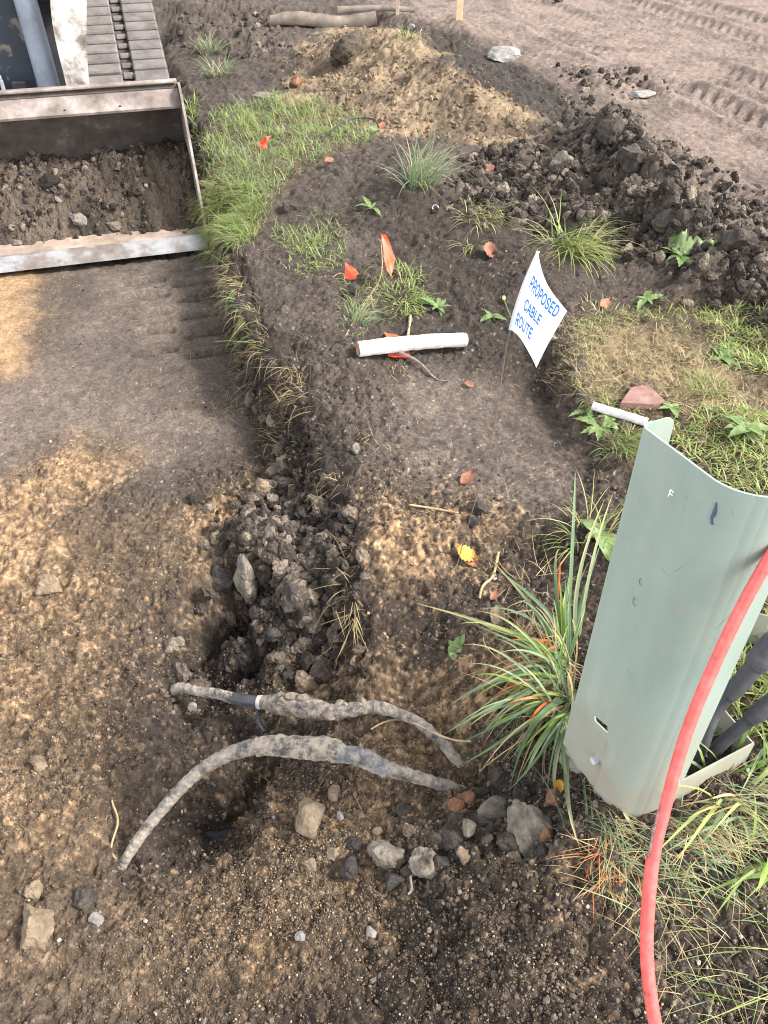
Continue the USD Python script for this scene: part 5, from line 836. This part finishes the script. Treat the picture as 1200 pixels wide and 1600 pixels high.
def lawn(name, label, polys, n, hgt, pal, dry, width=.003, seed=0, e=(.3, 1.4), curl=(.3, 1.8), lean=None, clump=.5, cscale=9, dryfield=None):
    r = np.random.default_rng(seed); w = region(polys, .02); w = w * np.clip((1 - clump) + clump * 2.2 * (fbm2(GXX.ravel(), GYY.ravel(), cscale, 3, seed + 70) - .28), 0, 1).reshape(w.shape) ** 1.5
    w = np.where(w > .02, w, 0).ravel(); idx = r.choice(w.size, n, p=w / w.sum()); x, y = GXX.ravel()[idx] + r.uniform(-.5, .5, n) * GS, GYY.ravel()[idx] + r.uniform(-.5, .5, n) * GS
    P = np.stack([x, y, gz(x, y) - .004], 1); az = r.uniform(0, 2 * np.pi, n) if lean is None else lean + r.normal(0, .7, n)
    pd = np.full(n, dry) if dryfield is None else np.clip(dry + samp(dryfield, x, y) * .75, 0, .95)
    isd = r.random(n) < pd; col = np.where(isd[:, None], pick(r, DRY, n), pick(r, pal, n)) * (.75 + .5 * fbm2(x, y, 5, 2, seed + 80))[:, None]
    v, f, c = blades(P, az, hgt * (.35 + 1.3 * fbm2(x, y, 11, 2, seed + 60)) * r.uniform(.35, 1.1, n) * np.where(isd, .8, 1), width * r.uniform(.6, 1.35, n) * np.where(isd, .6, 1), np.where(isd, r.uniform(.05, .8, n), r.uniform(*e, n)), r.uniform(*curl, n), col, 4, r.random(n) * .6)
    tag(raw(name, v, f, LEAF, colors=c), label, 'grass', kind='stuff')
lawn('grass', 'fresh green grass strip between bucket and sand heap', [('312,335 330,300 318,260 340,180 430,158 520,165 565,190 585,225 530,235 480,265 430,300 410,340 385,385 350,375', 1.0)], 6500, .10, np.r_[GREENS * .95, GREENS, BLUEG], .25, .0034, 1, clump=.75, cscale=7)
lawn('grass', 'long grass hanging over the cut edge beside the bucket corner', [('318,330 345,290 400,290 420,320 385,390 350,392 330,372', 1.0)], 2200, .15, GREENS * .75, .2, .0036, 2, e=(.1, 1.2), curl=(.8, 2.6), lean=math.radians(215), clump=.2)
lawn('grass', 'thin trampled grass on the soil right of the grass strip', [('440,350 520,330 545,370 530,430 470,430 440,390', 1.0), ('540,440 640,415 670,440 650,500 560,530 540,500', 1.0), ('300,150 320,200 310,240 296,200', .7)], 1300, .07, GREENS, .2, .0034, 3, clump=.8)
lawn('grass', 'patchy half-dry lawn right of the cut sod edge, behind the pedestal', [('895,505 960,470 1060,470 1180,480 1320,520 1350,900 1200,780 1060,690 1040,640 935,640 905,600', 1.0)], 7000, .05, GREENS, .38, .003, 4, clump=.85, dryfield=R_DRY, e=(.1, 1.1))
lawn('grass', 'thick lawn at the right edge behind the pedestal', [('1050,690 1100,640 1200,640 1340,700 1340,1000 1200,770 1120,740', 1.0), ('1100,490 1220,480 1300,560 1260,600 1150,570', 1.0)], 4600, .07, GREENS, .4, .0042, 5, clump=.7, e=(.2, 1.2))
lawn('grass', 'long dry and blue-green grass matted round the pedestal foot', [('905,1200 960,1270 1010,1290 1090,1250 1190,1180 1300,1120 1350,1240 1180,1300 1090,1330 1040,1420 980,1420 930,1330 895,1260', 1.0)], 1350, .13, BLUEG, .55, .0022, 6, e=(.02, .7), curl=(.4, 1.6), lean=math.radians(-25), clump=.75, cscale=6)
lawn('grass', 'straggling dry grass over dark soil in the lower right corner', [('1000,1380 1090,1350 1200,1290 1330,1300 1330,1600 1150,1600 1020,1520', 1.0)], 380, .15, np.r_[BLUEG, GREENS], .68, .0017, 7, e=(.05, .7), curl=(.1, 1.2), clump=.5)
lawn('grass', 'green grass inside and behind the pedestal opening at right', [('1120,1060 1240,960 1400,900 1400,1150 1240,1170 1190,1160', 1.0)], 1500, .13, GREENS, .3, .004, 8, e=(.3, 1.3), curl=(.4, 1.8), clump=.1)
lawn('straw', 'dry straw and roots along the lip of the cut sod', [('868,512 905,500 960,600 940,650 905,640 880,590', 1.0), ('930,500 1050,520 1180,620 1200,680 1100,650 980,590', .8)], 2600, .085, DRY, .9, .0016, 9, e=(-.2, .6), curl=(-.4, 1.2), clump=.3)
lawn('straw', 'dead grass and roots hanging from the trench bank', [('376,440 392,470 410,540 440,550 470,570 480,620 430,640 395,600 370,520', 1.0), ('395,620 440,640 470,690 430,720', .6), ('420,840 470,860 520,900 500,960 450,900', .35)], 420, .11, np.r_[DRY * .6, DRY * .8], .72, .0018, 10, e=(-1.1, .3), curl=(-.6, 1.0), lean=math.radians(200), clump=.6)
lawn('straw', 'bits of dry straw strewn across the dug soil', [('280,420 560,440 620,560 900,560 980,700 940,1000 760,1100 700,900 560,740 500,900 420,1000 300,700', .7), ('100,640 360,640 380,700 200,900', .3), ('640,780 700,770 800,800 860,850 880,940 800,930', 2.0), ('420,1200 620,1200 620,1300 420,1300', .25)], 900, .055, DRY, .9, .0013, 11, e=(-.05, .35), curl=(0, .8), clump=.7)
for a in [
    dict(px=655, py=292, hgt=.27, rad=.075, n=170, label='tall blue-green grass tuft on the soil mound above centre', pal=BLUEG, width=.0052, curl=(.4, 2.0), lean=math.radians(20)),
    dict(px=330, py=88, hgt=.20, rad=.08, n=90, label='pale green grass tuft by the dark berm, upper of two near the track', pal=BLUEG, dry=.2, width=.006),
    dict(px=340, py=118, hgt=.20, rad=.08, n=90, label='pale green grass tuft just above the grass strip, lower of two near the track', pal=BLUEG, width=.006),
    dict(px=750, py=345, hgt=.15, rad=.09, n=130, label='half-dry grass tuft between the tall tuft and the white flag', dry=.5, lean=math.radians(-40), e=(.2, 1.1)),
    dict(px=735, py=385, hgt=.12, rad=.03, n=40, label='small straggly grass sprig hanging below the half-dry tuft', dry=.35, e=(-.3, .8), lean=math.radians(-100)),
    dict(px=890, py=390, hgt=.30, rad=.09, n=230, label='long grass tuft flopping to the right behind the white flag', dry=.22, lean=math.radians(-30), e=(.2, 1.1), curl=(.8, 1.9), width=.0042),
    dict(px=625, py=470, hgt=.11, rad=.10, n=150, label='low grass patch round the bent wire of the upright orange flag', dry=.12, e=(.2, 1.0)),
    dict(px=560, py=507, hgt=.11, rad=.04, n=50, label='small bright grass sprig where the flag wire meets the ground', dry=.1, pal=BLUEG, width=.005, lean=math.radians(40)),
    dict(px=975, py=692, hgt=.11, rad=.055, n=220, label='fine dark green grass tuft just left of the pedestal top', dry=.03, pal=GREENS * .8, width=.0022, lean=math.radians(-50), e=(.4, 1.2)),
    dict(px=1105, py=610, hgt=.07, rad=.06, n=170, label='compact dark green tuft in the dry lawn behind the pedestal', dry=.05, pal=GREENS * .85, width=.0026),
    dict(px=640, py=60, hgt=.10, rad=.10, n=50, label='small grass tuft on the far shoulder of the sand heap', dry=.4, width=.006),
    dict(px=450, py=98, hgt=.10, rad=.08, n=50, label='brown dead sod tuft on the dirt left of the sand heap', dry=.9, width=.005, e=(-.4, .8)),
    dict(px=920, py=835, hgt=.16, rad=.06, n=60, label='wispy grass behind the big clump, left of the pedestal side', dry=.25, width=.0024, e=(.3, 1.4)),
    dict(px=735, py=330, hgt=.07, rad=.05, n=25, label='sparse green sprigs beside the half-dry tuft', dry=.2),
    dict(px=300, py=165, hgt=.13, rad=.06, n=45, label='grass sprig right behind the bucket side plate', dry=.2, width=.005),
    dict(px=940, py=490, hgt=.06, rad=.08, n=60, label='short thin grass at the top of the cut sod edge', dry=.5)]:
    tuft(**a)
_r = np.random.default_rng(55); _n = 620; _k = np.clip((_r.choice([.16, .22, .30, .36, .44, .5, .62, .8, .95], _n, p=[.14, .14, .14, .14, .14, .1, .08, .06, .06]) + _r.normal(0, .022, _n)) * 419, 0, 418).astype(int)
_P = _ls[_k] + np.c_[_r.normal(0, .02, (_n, 2)) - [.01, 0], _lr[_k] * .9 + _r.normal(0, .006, _n)]; _isg = (_r.random(_n) < .22) & (_k < 230)
_v, _f, _c = blades(_P, math.radians(195) + _r.normal(0, .8, _n), _r.uniform(.04, .13, _n) * np.where(_isg, 1.5, 1), np.where(_isg, .0035, .0017) * _r.uniform(.6, 1.3, _n), _r.uniform(-.5, .6, _n), _r.uniform(.2, 2.2, _n), np.where(_isg[:, None], pick(_r, np.r_[GREENS, BLUEG], _n), pick(_r, np.r_[DRY * .65, DRY], _n)), 5, _r.random(_n) * .5)
tag(raw('straw', _v, _f, LEAF, colors=_c), 'dead roots and a few green blades hanging over the dark soil lip', 'grass', kind='stuff')
def rootclump(px, py, rad, n, label, seed, lean=math.radians(-90), hgt=.08):
    tuft(px, py, hgt, rad, n, label, DRY, 1.0, lean, .0015, (-.9, .7), (-1.5, 1.8), seed, 'root_clump', 'roots')
rootclump(455, 590, .045, 170, 'dense ball of dead roots on the trench bank', 1)
rootclump(545, 985, .03, 60, 'pale fibrous roots hanging from the bank above the hole', 2, hgt=.11)
rootclump(345, 640, .06, 110, 'dry root and straw bundle lying on the smooth trench floor', 3, hgt=.09)
rootclump(490, 770, .03, 50, 'thin rusty roots on the bank face above the clod heap', 4)
rootclump(850, 925, .10, 170, 'mat of dead straw left of the pedestal', 5, hgt=.12)
rootclump(595, 690, .04, 50, 'pale straw tuft on the crest of the bank', 6)
rootclump(620, 575, .05, 60, 'straw wisp below the birch branch', 7, hgt=.07)
rootclump(400, 545, .04, 50, 'straw and blades hanging over the bank edge', 8, hgt=.12)
rootclump(540, 1215, .05, 60, 'fine dead roots under the middle of the lower cable', 9, hgt=.07)
# the big clump by the pedestal: individually aimed long blades
clump = thing('grass_clump', 'large clump of long arching blue-green blades against the left of the pedestal', 'grass clump')
r = np.random.default_rng(77)
def arcs(items, name, pal, wid, label=None, tipd=.3):
    vs, fs, cs, n0 = [], [], [], 0
    for (bx, by), (mx, my, mk), (tx, ty, tk) in items:
        b = ground_at(bx, by); db = b[1] * C_ + (CAM_H - b[2]) * S_
        p0, p1, p2 = b, at_d(mx, my, db + mk), at_d(tx, ty, db + tk); t = np.linspace(0, 1, 11)[:, None]
        c = p0 * (1 - t) * (1 - 2 * t) + p1 * 4 * t * (1 - t) + p2 * t * (2 * t - 1); g_ = gz(c[:, 0], c[:, 1]); c[:, 2] = np.maximum(c[:, 2], g_ + .004 * t[:, 0])
        tg = np.gradient(c, axis=0); tw = r.uniform(-.5, .5); ref = np.array([math.sin(tw), -.3, math.cos(tw)]); sd = np.cross(tg, ref); sd /= np.linalg.norm(sd, axis=1)[:, None] + 1e-9
        w = wid * r.uniform(.6, 1.25); ww = w * (1 - t ** 2.2) * (.6 + .4 * np.minimum(1, t * 4)) + .0002; fold = np.cross(sd, tg); fold /= np.linalg.norm(fold, axis=1)[:, None] + 1e-9
        v = np.stack([c - sd * ww / 2, c - fold * ww * .22, c + sd * ww / 2], 1).reshape(-1, 3); k = np.arange(10)[:, None] * 3 + np.arange(2)[None]
        fs.append(np.stack([k, k + 1, k + 4, k + 3], -1).reshape(-1, 4) + n0); n0 += len(v); vs.append(v)
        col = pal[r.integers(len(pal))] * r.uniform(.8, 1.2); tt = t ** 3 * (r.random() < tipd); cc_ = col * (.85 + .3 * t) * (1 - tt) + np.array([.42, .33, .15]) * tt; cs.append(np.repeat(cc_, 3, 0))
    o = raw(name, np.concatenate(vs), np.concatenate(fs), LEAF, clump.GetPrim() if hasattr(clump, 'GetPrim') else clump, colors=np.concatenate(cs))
    if label: tag(o, label)
named = [((895, 1030), (790, 985, -.06), (648, 942, -.0)), ((890, 1040), (820, 1010, -.06), (705, 960, .0)), ((880, 1060), (800, 1090, -.09), (692, 1148, -.06)), ((885, 1070), (820, 1110, -.09), (704, 1168, -.06)), ((888, 1080), (810, 1140, -.08), (722, 1195, -.05)),
         ((882, 1020), (868, 900, -.06), (875, 858, -.06)), ((886, 1005), (895, 840, -.06), (899, 735, -.06)), ((900, 1010), (905, 900, -.07), (945, 780, -.06)), ((905, 1000), (925, 880, -.05), (958, 770, -.04)), ((895, 985), (915, 920, -.06), (940, 845, -.06)),
         ((880, 1000), (850, 950, -.04), (770, 885, .03)), ((865, 1010), (840, 960, -.04), (765, 872, .05)), ((893, 1100), (850, 1170, -.08), (790, 1240, -.05)), ((893, 1090), (835, 1130, -.1), (796, 1235, -.06)),
         ((895, 1110), (885, 1220, -.14), (908, 1330, -.22)), ((897, 1060), (905, 1180, -.16), (935, 1480, -.37)), ((900, 1080), (925, 1180, -.18), (1075, 1440, -.30)), ((898, 1090), (905, 1160, -.14), (968, 1270, -.2)), ((900, 1060), (925, 1085, -.07), (937, 1106, -.08)),
         ((890, 1110), (868, 1190, -.1), (870, 1250, -.1)), ((893, 1120), (880, 1180, -.1), (902, 1260, -.12)), ((888, 1100), (845, 1160, -.08), (820, 1215, -.06)), ((870, 1040), (780, 1060, -.06), (700, 1105, -.02)), ((740, 1200), (700, 1260, -.05), (630, 1320, -.02))]
named = [i for i in named if i[0][0] != 740]
rnd = []
for k in range(100):
    bx, by = r.normal(880, 16), r.uniform(1000, 1130); ang = r.choice([r.normal(2.7, .75), r.normal(1.9, .6), r.normal(-1.9, .6)], p=[.42, .38, .2]); L = r.uniform(70, 190) * (1 if ang > 0 else .7); dx, dy = math.cos(ang) * L, math.sin(ang) * L
    rnd.append(((min(bx, 893), by), (min(bx + dx * .5, 905 if ang < 0 else 890), by + dy * .5 - L * .16, -r.uniform(.03, .09)), (bx + dx if ang > 0 else min(bx + dx, 915), by + dy, -r.uniform(0, .07))))
arcs(named, 'long_blades', BLUEG, .0105); arcs(rnd, 'blades', np.r_[BLUEG, BLUEG, GREENS, DRY[:2]], .006)
dead = []
for k in range(70):
    bx, by = r.normal(876, 22), r.uniform(990, 1150); ang = r.uniform(.8, 5.2); L = r.uniform(40, 130); dx, dy = -abs(math.cos(ang) * L), math.sin(ang) * L
    dead.append(((min(bx, 893), by), (min(bx + dx * .5, 890) + r.normal(0, 8), by + dy * .5 - L * .05, -r.uniform(.0, .05)), (bx + dx, by + dy, -r.uniform(0, .04))))
arcs(dead, 'thatch', np.r_[DRY * .7, DRY, BLUEG * .7], .0032, 'dead and broken blades in the clump')
arcs([((875, 1005), (855, 1000, -.07), (828, 1003, -.06)), ((870, 1015), (850, 1020, -.07), (832, 1058, -.06)), ((878, 1010), (862, 1012, -.08), (842, 1030, -.08)), ((880, 1000), (866, 994, -.08), (848, 998, -.09)), ((866, 1055), (810, 1068, -.07), (770, 1090, -.05)), ((870, 1090), (830, 1090, -.09), (790, 1100, -.07)), ((876, 1085), (845, 1105, -.1), (826, 1132, -.09)), ((868, 1000), (874, 905, -.05), (875, 878, -.06)), ((872, 1010), (840, 1000, -.05), (782, 1003, -.03))], 'painted_blades', PAINT, .0065, 'blades sprayed orange', 0)
arcs([((860, 1010), (800, 1030, -.05), (690, 1070, -.0)), ((870, 1000), (790, 990, -.03), (735, 962, .02)), ((860, 1140), (850, 1200, -.06), (870, 1235, -.08)), ((865, 990), (850, 960, -.05), (835, 948, -.03)), ((868, 995), (842, 985, -.05), (834, 950, -.04))], 'dry_blades', DRY, .004, 'dead straw-coloured blades')
rootclump(880, 1060, .07, 150, 'dead thatch at the heart of the big grass clump', 20, math.radians(180), .16)
tuft(955, 1345, .085, .05, 120, 'orange-sprayed dry grass tuft between red duct and largest clay lump', np.r_[PAINT, DRY[:2]], .3, math.radians(240), .0016, (-.1, .6), (-.4, 1.6), 9)
tuft(1155, 1240, .24, .08, 45, 'broad-bladed green grass at the right edge below the black cables', np.r_[GREENS, BLUEG], .2, None, .007, (.3, 1.3), (.5, 1.6), 12)
tuft(1190, 1345, .16, .03, 14, 'yellow-green weed stem at the right edge, lower right', GREENS * 1.15, .1, math.radians(220), .008, (.3, 1.2), (.8, 2.2), 13)
# broad-leaved weeds
WEED = mat('weed_leaf', {'t': ('texture_coordinate', {}), 'o': ('object_info', {}), 'n': ('noise_texture', {'scale': 40, 'detail': 4}), 'r': ('rgb_ramp', {'ramp': [(.3, (.085, .145, .04)), (.5, (.13, .2, .06)), (.75, (.21, .26, .11))]}), 'p': ('principled_bsdf', {'roughness': .45}), 'tr': ('translucent_bsdf', {}), 'm': ('mix_closure', {'fac': .28})},
    [('t.object', 'n.vector'), ('n.fac', 'r.fac'), ('r.color', 'p.base_color'), ('r.color', 'tr.color'), ('p.BSDF', 'm.closure1'), ('tr.BSDF', 'm.closure2')], surface='m.closure')
def weed(px, py, n, L, label, seed, lob=.35, up_=.5, wid=.22, name='dandelion_weed', cat='weed', flat=1.0):
    r = np.random.default_rng(seed); p = ground_at(px, py); th_ = thing(name, label, cat)
    for k in range(n):
        az = k * 2.4 + r.normal(0, .8); l = L * r.uniform(.35, 1.1); t = np.linspace(0, 1, 17); s = np.array([-1, -.45, 0, .45, 1]); T, S2 = np.meshgrid(t, s)
        w = wid * l * np.sin(np.clip(T, 0, 1) ** .75 * math.pi * .93 + .12) * (1 - lob * (.5 + .5 * np.cos(T * 2 * math.pi * 4.5))); e = r.uniform(.1, 1.0) * up_
        x = T * l * math.cos(e); z = T * l * math.sin(e) - 1.0 * l * up_ * T ** 2.2 * r.uniform(.3, .9) + .25 * w * S2 ** 2 + .006; y = S2 * w + .1 * l * np.sin(T * 3 + k) * r.uniform(-1, 1)
        c, s_ = math.cos(az), math.sin(az); v = np.stack([p[0] + x * c - y * s_, p[1] + x * s_ + y * c, p[2] + z], -1).reshape(-1, 3); v[:, 2] = np.maximum(v[:, 2], gz(v[:, 0], v[:, 1]) + .003)
        obj('leaf', trimesh.Trimesh(v, grid_faces(5, 17), process=False), WEED, th_, smooth=70)
weed(1062, 418, 14, .135, 'big dandelion-like weed with lobed leaves below the clod ridge at right', 1)
weed(935, 672, 11, .095, 'lobed weed on the soil edge left of the fine grass tuft', 2)
weed(915, 655, 8, .06, 'small feathery weed left of the lobed one by the pale stick', 3, .55)
weed(685, 485, 9, .085, 'bright green weed right of the low grass patch', 4, .2, wid=.16)
weed(768, 500, 8, .075, 'small green weed at the foot of the white flag, left side', 5, .2)
weed(712, 1012, 9, .03, 'tiny clover-like seedling on dark soil left of the big clump', 6, 0, .9, .42, 'seedling', 'weed')
weed(705, 1035, 5, .018, 'tiniest green seedling below the clover-like one', 7, 0, .9, .42, 'seedling', 'weed')
weed(935, 835, 5, .10, 'broad pale-green leafy weed in the wispy grass left of the pedestal', 8, 0, .9, .3)
weed(580, 335, 8, .10, 'weed with thin leaves on the mound left of the tall tuft', 9, .3, wid=.14)
weed(590, 210, 6, .09, 'pair of round-leaved weeds at the right tip of the grass strip', 10, 0, .7, .35)
weed(1010, 470, 8, .09, 'flat grey-green weed at the top of the dry lawn', 11, .3)
weed(1160, 680, 12, .09, 'leafy weed in the thick lawn just behind the pedestal', 12, .15)
weed(1130, 560, 10, .08, 'leafy weed in the right lawn beyond the compact dark tuft', 13, .15)
weed(1050, 640, 7, .06, 'little weed right of the broken paver', 14, .3)
bud = thing('bud_stem', 'thin upright stem with a pale closed bud left of the white flag', 'weed'); b0 = ground_at(803, 512); d_ = b0[1] * C_ + (CAM_H - b0[2]) * S_
sp2 = spline([b0, at_d(796, 490, d_ - .02), at_d(787, 466, d_ - .04)], 12); obj('stem', tube(sp2, .0022, 7), WEED, bud); obj('bud', rock(1, (.007, .007, .011), 2, .1).apply_translation(sp2[-1]), mat('bud_green', {'p': ('principled_bsdf', {'base_color': (.38, .45, .16), 'roughness': .6})}, []), bud)

wire('straw_stem', [ground_at(580, 1152) + [0, 0, .015], ground_at(630, 1142) + [0, 0, .03], at_z(690, 1150, -.16), at_z(735, 1158, -.15)], .0022, STRAW, 'long straw stem lying across the upper cable end', 'straw')
wire('straw_stem', [ground_at(640, 792) + [0, 0, .012], ground_at(680, 802) + [0, 0, .015], ground_at(716, 808) + [0, 0, .01]], .003, STRAW, 'pale straw stem lying on the sandy patch left of the flag wire', 'straw')
